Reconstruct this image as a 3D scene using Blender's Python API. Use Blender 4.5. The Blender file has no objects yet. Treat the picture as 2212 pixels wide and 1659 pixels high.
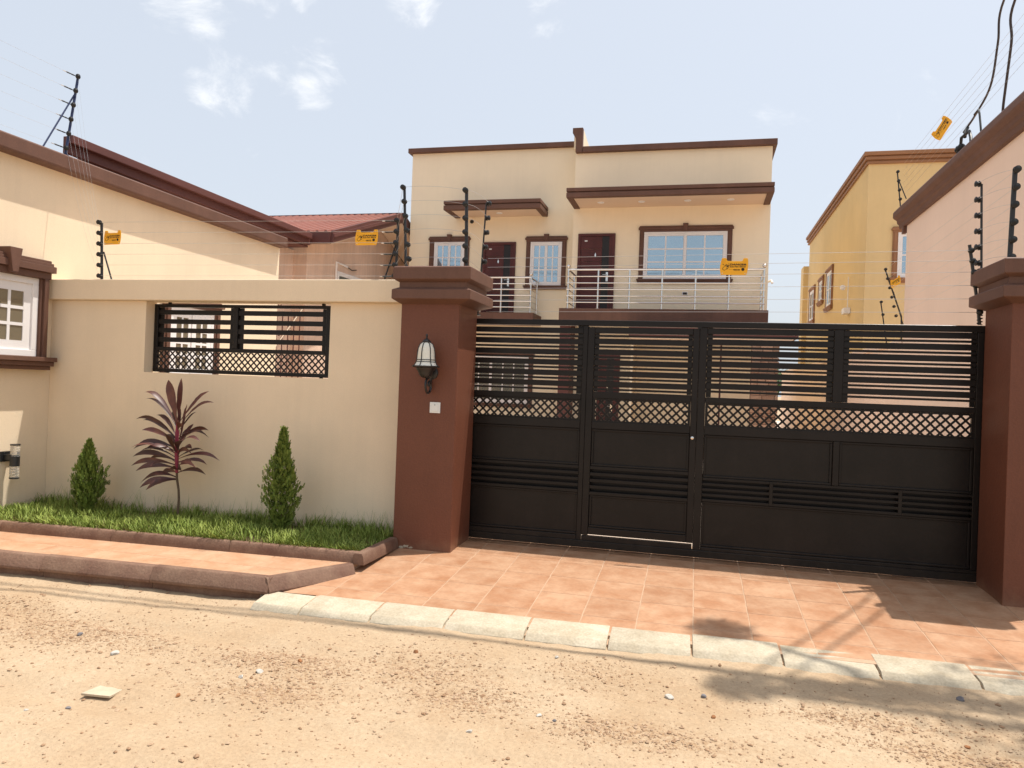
import bpy, bmesh, math, random
import numpy as np
from mathutils import Vector, Matrix
random.seed(7); np.random.seed(7)
scn = bpy.context.scene
COL = scn.collection
R = math.radians

# ------------------------------------------------------------------ camera
yaw, pitch, roll = R(14.15), R(0.19), R(2.14)
fwd = Vector((-math.sin(yaw), math.cos(yaw), 0)); rgt = Vector((math.cos(yaw), math.sin(yaw), 0)); up = Vector((0, 0, 1))
f2 = fwd*math.cos(pitch)+up*math.sin(pitch); u2 = up*math.cos(pitch)-fwd*math.sin(pitch)
r3 = rgt*math.cos(roll)+u2*math.sin(roll); u3 = u2*math.cos(roll)-rgt*math.sin(roll)
cd = bpy.data.cameras.new('camera'); cam = bpy.data.objects.new('camera', cd); COL.objects.link(cam)
m = Matrix.Identity(4)
for i in range(3):
    m[i][0] = r3[i]; m[i][1] = u3[i]; m[i][2] = -f2[i]
m[2][3] = 1.41
cam.matrix_world = m
cd.sensor_width = 36; cd.lens = 26.235; cd.clip_end = 3000; cd.clip_start = .05
scn.camera = cam

# ------------------------------------------------------------------ light
SUN = Vector((.30, .17, 1)).normalized()
ELEV = math.asin(SUN.z); AZ = math.atan2(SUN.x, SUN.y)
ld = bpy.data.lights.new('sun', 'SUN'); ld.energy = 4.9; ld.angle = R(.55); ld.color = (1, .945, .865)
sun = bpy.data.objects.new('sun', ld); COL.objects.link(sun)
sun.rotation_euler = SUN.to_track_quat('Z', 'Y').to_euler(); sun.location = (6, 4, 20)
scn.view_settings.view_transform = 'Standard'; scn.view_settings.look = 'None'
scn.view_settings.gamma = 1; scn.view_settings.exposure = 0.2; scn.view_settings.use_curve_mapping = False
w = bpy.data.worlds.new('World'); scn.world = w; w.use_nodes = True
nt = w.node_tree; nt.nodes.clear()
def wn(t, **k):
    n = nt.nodes.new(t)
    for a, b in k.items(): setattr(n, a, b)
    return n
sky = wn('ShaderNodeTexSky', sky_type='NISHITA', sun_disc=False, sun_elevation=ELEV, sun_rotation=AZ,
         altitude=50, air_density=1.0, dust_density=4.5, ozone_density=1.0)
tc = wn('ShaderNodeTexCoord')
# haze whitens the whole sky a little; clouds are soft white wisps
noi = wn('ShaderNodeTexNoise'); noi.inputs['Scale'].default_value = 10; noi.inputs['Detail'].default_value = 9
noi.inputs['Roughness'].default_value = .62; noi.inputs['Distortion'].default_value = .5
mp = wn('ShaderNodeMapping'); mp.inputs['Scale'].default_value = (1, 1, 1.7); mp.inputs['Location'].default_value = (1.72, 2.25, .4)
nt.links.new(tc.outputs['Generated'], mp.inputs['Vector']); nt.links.new(mp.outputs['Vector'], noi.inputs['Vector'])
def px_dir(x, y):
    return (r3*((x-1106)/1612)-u3*((y-829.5)/1612)+f2).normalized()
acc = None
for (x, y, rad, amp) in [(640, 150, 3.4, .20), (690, 195, 2.4, .10), (750, 128, 2.6, .13), (480, 190, 3.0, .20), (420, 185, 2.2, .10), (385, 15, 3.4, .15), (450, 22, 2.2, .06), (545, 5, 2.4, .15), (1180, 25, 2.4, .20), (470, 75, 2.4, .07), (890, 5, 2.6, .16), (672, 2, 1.6, .17)]:
    d = px_dir(x, y)
    dp = wn('ShaderNodeVectorMath', operation='DOT_PRODUCT'); dp.inputs[1].default_value = d
    nt.links.new(tc.outputs['Generated'], dp.inputs[0])
    mr = wn('ShaderNodeMapRange', interpolation_type='SMOOTHSTEP')
    mr.inputs['From Min'].default_value = math.cos(R(rad)); mr.inputs['From Max'].default_value = 1
    mr.inputs['To Min'].default_value = 0; mr.inputs['To Max'].default_value = amp
    nt.links.new(dp.outputs['Value'], mr.inputs['Value'])
    if acc is None: acc = mr.outputs[0]
    else:
        ad = wn('ShaderNodeMath', operation='ADD'); nt.links.new(acc, ad.inputs[0]); nt.links.new(mr.outputs[0], ad.inputs[1]); acc = ad.outputs[0]
nm = wn('ShaderNodeMath', operation='MULTIPLY_ADD'); nm.inputs[1].default_value = .95; nm.inputs[2].default_value = .0; nt.links.new(noi.outputs['Fac'], nm.inputs[0])
ad = wn('ShaderNodeMath', operation='ADD'); nt.links.new(acc, ad.inputs[0]); nt.links.new(nm.outputs[0], ad.inputs[1])
cr = wn('ShaderNodeMapRange', interpolation_type='SMOOTHSTEP')
cr.inputs['From Min'].default_value = .60; cr.inputs['From Max'].default_value = .95; cr.inputs['To Max'].default_value = .9
nt.links.new(ad.outputs[0], cr.inputs['Value'])
hz = wn('ShaderNodeMixRGB'); hz.inputs['Fac'].default_value = .60; hz.inputs['Color2'].default_value = (6.95, 7.4, 7.95, 1)
nt.links.new(sky.outputs[0], hz.inputs['Color1'])
mx = wn('ShaderNodeMixRGB'); mx.inputs['Color2'].default_value = (8.9, 8.9, 8.85, 1)
nt.links.new(cr.outputs[0], mx.inputs['Fac']); nt.links.new(hz.outputs[0], mx.inputs['Color1'])
bg = wn('ShaderNodeBackground'); bg.inputs['Strength'].default_value = .122
wo = wn('ShaderNodeOutputWorld')
nt.links.new(mx.outputs[0], bg.inputs['Color']); nt.links.new(bg.outputs[0], wo.inputs['Surface'])

# ------------------------------------------------------------------ materials
def mat(name, col, rough=.75, var=.08, vscale=2.0, col2=None, bump=0.0, bscale=120, spec=.3, metal=0, island=0, objvar=0, fine=.05, coat=0, streak=0, dust=0, dustc=(.50, .36, .22), dusth=.35):
    M = bpy.data.materials.new(name); M.use_nodes = True
    T = M.node_tree; N = T.nodes; L = T.links
    b = N['Principled BSDF']; b.inputs['Roughness'].default_value = rough; b.inputs['Metallic'].default_value = metal
    b.inputs['Specular IOR Level'].default_value = spec; b.inputs['Coat Weight'].default_value = coat
    c = N.new('ShaderNodeTexCoord')
    vec = c.outputs['Object']
    if objvar:
        oi = N.new('ShaderNodeObjectInfo'); sc = N.new('ShaderNodeVectorMath'); sc.operation = 'SCALE'
        cb = N.new('ShaderNodeCombineXYZ')
        for i in range(3): L.new(oi.outputs['Random'], cb.inputs[i])
        sc.inputs['Scale'].default_value = 37
        L.new(cb.outputs[0], sc.inputs[0])
        av = N.new('ShaderNodeVectorMath'); av.operation = 'ADD'; L.new(vec, av.inputs[0]); L.new(sc.outputs[0], av.inputs[1]); vec = av.outputs[0]
    n1 = N.new('ShaderNodeTexNoise'); n1.inputs['Scale'].default_value = vscale; n1.inputs['Detail'].default_value = 6; n1.inputs['Roughness'].default_value = .6
    L.new(vec, n1.inputs['Vector'])
    n2 = N.new('ShaderNodeTexNoise'); n2.inputs['Scale'].default_value = bscale; n2.inputs['Detail'].default_value = 4
    L.new(vec, n2.inputs['Vector'])
    mixc = N.new('ShaderNodeMixRGB')
    if col2 is None:
        mixc.inputs['Color1'].default_value = (*[max(0, x*(1-var)) for x in col], 1); mixc.inputs['Color2'].default_value = (*[min(1, x*(1+var)) for x in col], 1)
    else:
        mixc.inputs['Color1'].default_value = (*col, 1); mixc.inputs['Color2'].default_value = (*col2, 1)
    rm = N.new('ShaderNodeMapRange'); rm.inputs['From Min'].default_value = .33; rm.inputs['From Max'].default_value = .67
    L.new(n1.outputs['Fac'], rm.inputs['Value']); fac = rm.outputs[0]
    if island:
        g = N.new('ShaderNodeNewGeometry'); ms = N.new('ShaderNodeMixRGB'); ms.inputs['Fac'].default_value = island
        L.new(fac, ms.inputs['Color1']); L.new(g.outputs['Random Per Island'], ms.inputs['Color2']); fac = ms.outputs[0]
    L.new(fac, mixc.inputs['Fac'])
    out = mixc.outputs[0]
    if fine:
        hs = N.new('ShaderNodeHueSaturation'); mr = N.new('ShaderNodeMapRange')
        mr.inputs['From Min'].default_value = .3; mr.inputs['From Max'].default_value = .7
        mr.inputs['To Min'].default_value = 1-fine; mr.inputs['To Max'].default_value = 1+fine
        L.new(n2.outputs['Fac'], mr.inputs['Value']); L.new(mr.outputs[0], hs.inputs['Value']); L.new(out, hs.inputs['Color']); out = hs.outputs[0]
    if objvar:
        h2 = N.new('ShaderNodeHueSaturation'); m2 = N.new('ShaderNodeMapRange')
        m2.inputs['To Min'].default_value = 1-objvar; m2.inputs['To Max'].default_value = 1+objvar
        L.new(oi.outputs['Random'], m2.inputs['Value']); L.new(m2.outputs[0], h2.inputs['Value']); L.new(out, h2.inputs['Color']); out = h2.outputs[0]
    if streak:
        mpg = N.new('ShaderNodeMapping'); mpg.inputs['Scale'].default_value = (7, 7, .45); L.new(vec, mpg.inputs['Vector'])
        n3 = N.new('ShaderNodeTexNoise'); n3.inputs['Scale'].default_value = 1.6; n3.inputs['Detail'].default_value = 7; n3.inputs['Roughness'].default_value = .65; L.new(mpg.outputs[0], n3.inputs['Vector'])
        m3 = N.new('ShaderNodeMapRange'); m3.inputs['From Min'].default_value = .45; m3.inputs['From Max'].default_value = .75; m3.inputs['To Min'].default_value = 1.0; m3.inputs['To Max'].default_value = 1-streak
        L.new(n3.outputs['Fac'], m3.inputs['Value'])
        n4 = N.new('ShaderNodeTexNoise'); n4.inputs['Scale'].default_value = 1.3; n4.inputs['Detail'].default_value = 8; n4.inputs['Roughness'].default_value = .7; L.new(vec, n4.inputs['Vector'])
        m4 = N.new('ShaderNodeMapRange'); m4.inputs['From Min'].default_value = .35; m4.inputs['From Max'].default_value = .65; m4.inputs['To Min'].default_value = 1-streak*.5; m4.inputs['To Max'].default_value = 1+streak*.5
        L.new(n4.outputs['Fac'], m4.inputs['Value'])
        mu = N.new('ShaderNodeMath'); mu.operation = 'MULTIPLY'; L.new(m3.outputs[0], mu.inputs[0]); L.new(m4.outputs[0], mu.inputs[1])
        h3 = N.new('ShaderNodeHueSaturation'); L.new(mu.outputs[0], h3.inputs['Value']); L.new(out, h3.inputs['Color']); out = h3.outputs[0]
    if dust:
        sx_ = N.new('ShaderNodeSeparateXYZ'); L.new(c.outputs['Object'], sx_.inputs[0])
        nd = N.new('ShaderNodeTexNoise'); nd.inputs['Scale'].default_value = 6; nd.inputs['Detail'].default_value = 8; nd.inputs['Roughness'].default_value = .7; L.new(c.outputs['Object'], nd.inputs['Vector'])
        dd = N.new('ShaderNodeMath'); dd.operation = 'MULTIPLY_ADD'; dd.inputs[1].default_value = dusth*1.6; L.new(nd.outputs['Fac'], dd.inputs[0]); 
        ng = N.new('ShaderNodeMath'); ng.operation = 'MULTIPLY'; ng.inputs[1].default_value = -1; L.new(sx_.outputs['Z'], ng.inputs[0]); L.new(ng.outputs[0], dd.inputs[2])
        dm = N.new('ShaderNodeMapRange'); dm.interpolation_type = 'SMOOTHSTEP'; dm.inputs['From Min'].default_value = dusth*.25; dm.inputs['From Max'].default_value = dusth*1.1; dm.inputs['To Max'].default_value = dust
        L.new(dd.outputs[0], dm.inputs['Value'])
        mxd = N.new('ShaderNodeMixRGB'); mxd.inputs['Color2'].default_value = (*dustc, 1); L.new(dm.outputs[0], mxd.inputs['Fac']); L.new(out, mxd.inputs['Color1']); out = mxd.outputs[0]
    L.new(out, b.inputs['Base Color'])
    if bump:
        bp = N.new('ShaderNodeBump'); bp.inputs['Strength'].default_value = bump; bp.inputs['Distance'].default_value = .004
        L.new(n2.outputs['Fac'], bp.inputs['Height']); L.new(bp.outputs[0], b.inputs['Normal'])
    return M
TAN = mat('tan_render', (.79, .65, .47), .85, .05, .9, bump=.35, bscale=160, fine=.035, streak=.03, dust=.28, dusth=.3)
TANH = mat('tan_house_render', (.87, .755, .56), .85, .04, .5, bump=.3, bscale=120, fine=.03, streak=.025)
PINK = mat('pink_render', (.81, .63, .50), .85, .04, .6, bump=.3, bscale=120, fine=.03, streak=.025)
ROSE = mat('rose_render', (.72, .53, .41), .85, .06, .7, bump=.3, bscale=120, fine=.03, streak=.16)
YEL = mat('yellow_render', (.70, .525, .27), .85, .05, .5, bump=.3, bscale=120, fine=.03, streak=.04)
BROWN = mat('brown_paint', (.135, .068, .047), .6, .12, 1.6, bump=.25, bscale=80, fine=.07, streak=.12)
PILLAR = mat('pillar_brown_paint', (.150, .053, .029), .5, .06, 2.2, bump=.35, bscale=70, fine=.07, spec=.35, streak=.05, dust=.30, dustc=(.36, .22, .13), dusth=.2)
YTRIM = mat('light_brown_trim', (.30, .15, .075), .6, .08, 1, fine=.04)
KERB = mat('weathered_brown_kerb', (.15, .080, .055), .8, .1, 5, col2=(.225, .14, .095), bump=.8, bscale=60, fine=.12, objvar=.06)
GATE = mat('black_gate_paint', (.0095, .0070, .0060), .36, .3, 2.5, bump=.16, bscale=45, fine=.12, spec=.28, streak=.2, dust=.10, dustc=(.20, .14, .09), dusth=.35)
BLACKM = mat('black_metal', (.014, .014, .015), .4, .15, 6, spec=.5)
BLUEM = mat('blue_metal', (.012, .025, .09), .45, .1, 6, spec=.5)
PLASTIC = mat('black_plastic', (.012, .012, .012), .45, .2, 20, spec=.4)
STEEL = mat('polished_steel', (.72, .70, .66), .16, .06, 3, metal=1, fine=0)
WIRE = mat('fence_wire', (.55, .53, .5), .35, .05, 5, metal=.9, fine=0)
WHITE = mat('white_frame', (.80, .78, .77), .4, .03, 2, fine=.02)
WHITE2 = mat('white_plastic', (.72, .74, .72), .35, .02, 4, fine=.0)
DOOR = mat('maroon_door', (.085, .022, .020), .45, .2, 3, bump=.2, bscale=60, fine=.1)
DOORB = mat('black_strip', (.02, .018, .018), .4, .1, 3)
ROOFL = mat('sunlit_red_roof_sheet', (.30, .115, .085), .5, .12, 1, fine=.06, streak=.15)  # lighter copy of the roof red: sunlight on the ribs put into the colour
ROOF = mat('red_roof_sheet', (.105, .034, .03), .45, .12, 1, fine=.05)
FASC = mat('maroon_fascia', (.12, .045, .038), .55, .1, 1, fine=.05)
SOFF = mat('soffit_paint', (.74, .58, .44), .8, .03, 1, fine=.02)
TILE = mat('terracotta_tile', (.36, .178, .093), .5, .1, 5.5, col2=(.47, .285, .175), bump=.15, bscale=40, fine=.07, objvar=.05, spec=.3)
TILE2 = mat('pavement_tile', (.42, .225, .125), .55, .1, 5, col2=(.50, .315, .20), bump=.15, bscale=40, fine=.06, objvar=.04, spec=.3)
GROUT = mat('grout', (.44, .295, .195), .9, .1, 8, fine=.08)
WKERB = mat('whitewashed_kerb', (.39, .325, .23), .85, .1, 7, col2=(.49, .43, .325), bump=.7, bscale=70, fine=.13, objvar=.05)
CONC = mat('courtyard_paving', (.58, .47, .38), .9, .1, 2)
SOIL = mat('soil', (.10, .06, .035), .95, .2, 5, bump=1, bscale=40, fine=.2)
SIGN = mat('yellow_sign', (.86, .42, .02), .45, .05, 6, fine=.02)
INK = mat('black_ink', (.015, .012, .01), .6, .1, 6, fine=0)
CABLE = mat('cable_rubber', (.05, .038, .035), .55, .15, 10)
STONE = mat('cladding_stone', (.30, .17, .11), .85, .1, 3, col2=(.42, .28, .2), bump=.8, bscale=40, fine=.12, objvar=.25)
BARK = mat('bark', (.11, .075, .05), .9, .2, 20, bump=.8, bscale=60, fine=.2)
GRASS = mat('grass_blades', (.10, .165, .02), .6, .2, 4, col2=(.33, .38, .085), island=.5, fine=.1, spec=.25)
CYP = mat('cypress_foliage', (.06, .11, .016), .7, .2, 5, col2=(.21, .25, .05), island=.6, fine=.1, spec=.2)
LEAFT = mat('tree_leaves', (.035, .075, .015), .6, .2, 2, col2=(.08, .13, .03), island=.7, spec=.3)
PEB = mat('pebbles', (.27, .155, .085), .9, .2, 30, col2=(.46, .33, .22), island=.85, fine=.1)
PEBW = mat('pale_stone', (.46, .43, .38), .85, .12, 20, bump=.5, bscale=80, fine=.1, objvar=.15)
PEBG = mat('grey_stone', (.16, .15, .155), .85, .15, 20, bump=.5, bscale=80, fine=.1, objvar=.2)
PEBR = mat('rust_stone', (.25, .11, .045), .85, .15, 20, bump=.5, bscale=80, fine=.1, objvar=.2)
SHARD = mat('pale_slab', (.47, .39, .28), .8, .08, 10, bump=.3, bscale=60, fine=.06)
CORD = mat('cordyline_leaf', (.048, .013, .015), .46, .3, 9, col2=(.105, .036, .022), objvar=.5, fine=.08, spec=.5)
CORDR = mat('cordyline_stem', (.24, .03, .055), .5, .2, 9)
def glassy(name, col, rough, metal):
    return mat(name, col, rough, .06, .6, metal=metal, fine=0, spec=.8)
GLASS = glassy('reflective_glass', (.38, .50, .575), .04, .75)
GLASSD = glassy('dark_glass', (.10, .12, .12), .05, .3)
GLASSO = glassy('olive_glass', (.21, .18, .125), .12, .25)
FROST = mat('frosted_glass', (.72, .71, .62), .35, .06, 6, fine=0, spec=.5)
CLEAR = bpy.data.materials.new('clear_glass'); CLEAR.use_nodes = True
_b = CLEAR.node_tree.nodes['Principled BSDF']; _b.inputs['Transmission Weight'].default_value = .85; _b.inputs['Roughness'].default_value = .08; _b.inputs['Base Color'].default_value = (.95, .95, .93, 1); _b.inputs['IOR'].default_value = 1.3
# sand: colour driven by noise and a gravel attribute
SAND = mat('laterite_sand', (.372, .268, .170), .95, .1, 1.4, col2=(.43, .332, .226), bump=1.0, bscale=55, fine=.09, spec=.1)
T = SAND.node_tree; N = T.nodes; L = T.links; bs = N['Principled BSDF']
src = bs.inputs['Base Color'].links[0].from_socket
at = N.new('ShaderNodeAttribute'); at.attribute_name = 'gravel'
mg = N.new('ShaderNodeMixRGB'); mg.inputs['Color2'].default_value = (.29, .18, .10, 1)
mm = N.new('ShaderNodeMath'); mm.operation = 'MULTIPLY'; mm.inputs[1].default_value = .85
ns_ = N.new('ShaderNodeTexNoise'); ns_.inputs['Scale'].default_value = 34; ns_.inputs['Detail'].default_value = 5; ns_.inputs['Roughness'].default_value = .7
nr_ = N.new('ShaderNodeMapRange'); nr_.inputs['From Min'].default_value = .42; nr_.inputs['From Max'].default_value = .62
tc2 = N.new('ShaderNodeTexCoord'); L.new(tc2.outputs['Object'], ns_.inputs['Vector']); L.new(ns_.outputs['Fac'], nr_.inputs['Value'])
ma_ = N.new('ShaderNodeMath'); ma_.operation = 'MULTIPLY_ADD'; ma_.inputs[1].default_value = .9; ma_.inputs[2].default_value = .16; L.new(at.outputs['Fac'], ma_.inputs[0])
mb_ = N.new('ShaderNodeMath'); mb_.operation = 'MULTIPLY'; L.new(ma_.outputs[0], mb_.inputs[0]); L.new(nr_.outputs[0], mb_.inputs[1])
L.new(mb_.outputs[0], mm.inputs[0]); L.new(mm.outputs[0], mg.inputs['Fac']); L.new(src, mg.inputs['Color1'])
vo = N.new('ShaderNodeTexVoronoi'); vo.inputs['Scale'].default_value = 110; tcx = N.new('ShaderNodeTexCoord'); L.new(tcx.outputs['Object'], vo.inputs['Vector'])
vr = N.new('ShaderNodeMapRange'); vr.inputs['From Min'].default_value = .0; vr.inputs['From Max'].default_value = .35; vr.inputs['To Min'].default_value = .72; vr.inputs['To Max'].default_value = 1.03
L.new(vo.outputs['Distance'], vr.inputs['Value'])
hv = N.new('ShaderNodeHueSaturation'); L.new(vr.outputs[0], hv.inputs['Value']); L.new(mg.outputs[0], hv.inputs['Color']); L.new(hv.outputs[0], bs.inputs['Base Color'])

# ------------------------------------------------------------------ mesh helpers
ORG = {}
class MB:
    def __init__(s): s.v = []; s.f = []
    def add(s, vs, fs):
        o = len(s.v); s.v += [tuple(p) for p in vs]; s.f += [tuple(i+o for i in f) for f in fs]; return s
    def box(s, x0, x1, y0, y1, z0, z1):
        return s.add([(x0,y0,z0),(x1,y0,z0),(x1,y1,z0),(x0,y1,z0),(x0,y0,z1),(x1,y0,z1),(x1,y1,z1),(x0,y1,z1)],
                     [(0,3,2,1),(4,5,6,7),(0,1,5,4),(1,2,6,5),(2,3,7,6),(3,0,4,7)])
    def prism(s, poly, a0, a1, ax='y'):           # poly: 2D points; ax = extrusion axis
        n = len(poly)
        def P(p, a): return {'y': (p[0], a, p[1]), 'x': (a, p[0], p[1]), 'z': (p[0], p[1], a)}[ax]
        vs = [P(p, a0) for p in poly]+[P(p, a1) for p in poly]
        return s.add(vs, [tuple(range(n)), tuple(range(2*n-1, n-1, -1))]+[(i, i+n, (i+1) % n+n, (i+1) % n) for i in range(n)])
    def sweep(s, poly, p0, p1, nrm=None):         # profile (out, z) swept from p0 to p1; out = horizontal normal
        p0 = Vector(p0); p1 = Vector(p1); d = (p1-p0).normalized()
        o = Vector((d.y, -d.x, 0)) if nrm is None else Vector(nrm)
        n = len(poly)
        vs = [p0+o*a+Vector((0, 0, z)) for a, z in poly]+[p1+o*a+Vector((0, 0, z)) for a, z in poly]
        return s.add(vs, [tuple(range(n)), tuple(range(2*n-1, n-1, -1))]+[(i, i+n, (i+1) % n+n, (i+1) % n) for i in range(n)])
    def tube(s, pts, r, n=8, cap=True):
        pts = [Vector(p) for p in pts]; k = len(pts)
        rs = r if isinstance(r, (list, tuple)) else [r]*k
        t0 = (pts[1]-pts[0]).normalized(); a = t0.orthogonal().normalized(); o = len(s.v)
        for i, p in enumerate(pts):
            t = (pts[min(i+1, k-1)]-pts[max(i-1, 0)]).normalized()
            a = (a-t*a.dot(t)).normalized(); b = t.cross(a)
            for j in range(n):
                q = 2*math.pi*j/n; s.v.append(tuple(p+(a*math.cos(q)+b*math.sin(q))*rs[i]))
        for i in range(k-1):
            for j in range(n):
                s.f.append((o+i*n+j, o+i*n+(j+1) % n, o+(i+1)*n+(j+1) % n, o+(i+1)*n+j))
        if cap:
            s.f.append(tuple(o+j for j in reversed(range(n)))); s.f.append(tuple(o+(k-1)*n+j for j in range(n)))
        return s
    def lathe(s, prof, c, ax=(0, 0, 1), n=20):    # prof: (r, h) along ax from c
        ax = Vector(ax).normalized(); a = ax.orthogonal().normalized(); b = ax.cross(a); c = Vector(c); o = len(s.v); k = len(prof)
        for r, h in prof:
            for j in range(n):
                q = 2*math.pi*j/n; s.v.append(tuple(c+ax*h+(a*math.cos(q)+b*math.sin(q))*max(r, 1e-4)))
        for i in range(k-1):
            for j in range(n):
                s.f.append((o+i*n+j, o+i*n+(j+1) % n, o+(i+1)*n+(j+1) % n, o+(i+1)*n+j))
        s.f.append(tuple(o+j for j in reversed(range(n)))); s.f.append(tuple(o+(k-1)*n+j for j in range(n)))
        return s
    def build(s, name, M, parent=None, bevel=0, smooth=False, tf=None, seg=2, origin=None):
        vs = s.v if tf is None else [tf(*p) for p in s.v]
        O = Vector(origin) if origin is not None else (ORG[parent.name] if parent else Vector((0, 0, 0)))
        me = bpy.data.meshes.new(name)
        me.from_pydata([tuple(Vector(p)-O) for p in vs], [], s.f)
        bm = bmesh.new(); bm.from_mesh(me)
        bmesh.ops.recalc_face_normals(bm, faces=bm.faces)
        if bevel:
            es = [e for e in bm.edges if len(e.link_faces) == 2 and e.calc_face_angle(0) > R(25)]
            bmesh.ops.bevel(bm, geom=es, offset=bevel, segments=seg, profile=.5, affect='EDGES', clamp_overlap=True)
        bm.to_mesh(me); bm.free()
        if smooth:
            for p in me.polygons: p.use_smooth = True
            me.set_sharp_from_angle(angle=R(35))
        me.materials.append(M)
        o = bpy.data.objects.new(name, me); COL.objects.link(o)
        if parent:
            o.parent = parent; o.location = O-ORG[parent.name]
        else: o.location = O
        ORG[o.name] = O
        return o
def tag(o, label=None, cat=None, group=None, kind=None):
    if label: o['label'] = label
    if cat: o['category'] = cat
    if group: o['group'] = group
    if kind: o['kind'] = kind
    return o
def empty(name, loc, label=None, cat=None, group=None):
    o = bpy.data.objects.new(name, None); o.empty_display_size = .2; COL.objects.link(o); o.location = loc
    ORG[o.name] = Vector(loc)
    return tag(o, label, cat, group)
def copy_tree(o, parent=None):
    c = o.copy(); COL.objects.link(c); c.parent = parent
    for ch in o.children: copy_tree(ch, c)
    return c
def raw(name, V, F, M, parent=None, kind=None, smooth=False):
    me = bpy.data.meshes.new(name); me.from_pydata(V, [], F); me.materials.append(M)
    if smooth:
        me.polygons.foreach_set('use_smooth', [True]*len(me.polygons))
    o = bpy.data.objects.new(name, me); COL.objects.link(o)
    if parent: o.parent = parent
    if kind: o['kind'] = kind
    ORG[o.name] = ORG[parent.name] if parent else Vector((0, 0, 0))
    return o
def B(*a): return MB().box(*a)
def vnoise(x, y, seed=0):
    x = np.asarray(x, float); y = np.asarray(y, float)
    xi = np.floor(x).astype(int); yi = np.floor(y).astype(int); xf = x-xi; yf = y-yi
    def h(a, b):
        n = (a*374761393+b*668265263+seed*144269) & 0xffffffff
        n = ((n ^ (n >> 13))*1274126177) & 0xffffffff
        return ((n ^ (n >> 16)) & 0xffff)/65535.
    sx = xf*xf*(3-2*xf); sy = yf*yf*(3-2*yf)
    return (h(xi, yi)*(1-sx)+h(xi+1, yi)*sx)*(1-sy)+(h(xi, yi+1)*(1-sx)+h(xi+1, yi+1)*sx)*sy
def clip(poly, region):                     # Sutherland-Hodgman, region convex CCW
    out = list(poly)
    for i in range(len(region)):
        a = region[i]; b = region[(i+1) % len(region)]; src_ = out; out = []
        def ins(p): return (b[0]-a[0])*(p[1]-a[1])-(b[1]-a[1])*(p[0]-a[0])
        for j in range(len(src_)):
            p = src_[j]; q = src_[(j+1) % len(src_)]; ip, iq = ins(p), ins(q)
            if ip >= 0: out.append(p)
            if (ip >= 0) != (iq >= 0):
                t = ip/(ip-iq); out.append((p[0]+(q[0]-p[0])*t, p[1]+(q[1]-p[1])*t))
        if len(out) < 3: return []
    return out

# ------------------------------------------------------------------ ground
GRAVEL = [(-3.7, 3.75, .75, .26), (-2.2, 3.72, .55, .2), (-2.05, 3.42, .45, .2), (-1.35, 3.9, .45, .28), (-.5, 4.12, .3, .16), (-1.1, 3.6, .35, .2), (-4.6, 3.95, .6, .2), (.9, 4.0, .6, .12), (-.3, 3.5, .5, .15), (1.3, 3.75, .7, .1)]
def gravel(x, y):
    x = np.asarray(x, float); y = np.asarray(y, float); g = np.zeros_like(x)
    for cx, cy, rx, ry in GRAVEL:
        g = np.maximum(g, np.exp(-(((x-cx)/rx)**2+((y-cy)/ry)**2)*1.1))
    n = vnoise(x*3, y*6, 3)*.6+vnoise(x*9, y*14, 5)*.4
    return np.clip(g*(.4+1.1*n)+np.clip(n-.68, 0, 1)*.7, 0, 1)
def street_z(x, y):
    x = np.asarray(x, float); y = np.asarray(y, float)
    near = np.clip((4.75-y)/1.2, 0, 1)
    z = -.128-.062*near-.030*np.clip((-x-2.5)/.8, 0, 1)*(1-near)
    z = z+(vnoise(x*.8, y*2.2, 1)-.5)*.030*np.clip((4.6-y)/.5, .15, 1)+(vnoise(x*2.5, y*6, 2)-.5)*.018+(vnoise(x*9, y*13, 4)-.5)*.008+(vnoise(x*28, y*34, 6)-.5)*.006
    for (c0, a, wd_) in ((3.05, .026, .11), (4.0, .016, .09), (2.55, .024, .12)):
        yy = y-c0-.05*np.sin(x*.7+c0*3)-.012*x; z = z-a*np.exp(-(yy/wd_)**2)*(.5+vnoise(x*1.5, y*3, 8))+.0035*np.sin(x*44+np.abs(yy)*40)*np.exp(-(yy/wd_)**4)*np.clip(vnoise(x*.9, y*2, 17)*2-.7, 0, 1)+a*.5*np.exp(-((np.abs(yy)-wd_*1.7)/(wd_*.5))**2)*vnoise(x*6, y*9, 12)
    return z
def axis(lo, hi, step, far):
    a = list(np.arange(lo, hi+step/2, step)); c = []; d = step*2; p = lo
    while p > -far: p -= d; c.append(p); d *= 1.5
    e = []; d = step*2; p = hi
    while p < far: p += d; e.append(p); d *= 1.5
    return np.array(c[::-1]+a+e)
gx = axis(-6.2, 3.2, .022, 1500); gy = axis(2.2, 5.2, .022, 1500)
X, Y = np.meshgrid(gx, gy)
fadez = np.clip(1-(np.maximum(np.abs(X)-7, 0)+np.maximum(np.abs(Y-4)-3, 0))/4, 0, 1)
Z = street_z(X, Y)*fadez+(-.26)*(1-fadez)
Z = np.where(Y > 5.15, -.26, Z)
nx, ny = len(gx), len(gy)
idx = np.arange(nx*ny).reshape(ny, nx)
F = np.stack([idx[:-1, :-1], idx[:-1, 1:], idx[1:, 1:], idx[1:, :-1]], -1).reshape(-1, 4)
me = bpy.data.meshes.new('street'); me.from_pydata(np.stack([X, Y, Z], -1).reshape(-1, 3).tolist(), [], F.tolist())
att = me.attributes.new('gravel', 'FLOAT', 'POINT'); att.data.foreach_set('value', (gravel(X, Y)*fadez).reshape(-1).astype('f4'))
me.polygons.foreach_set('use_smooth', [True]*len(me.polygons)); me.materials.append(SAND)
st = bpy.data.objects.new('street', me); COL.objects.link(st); st['kind'] = 'structure'
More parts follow.
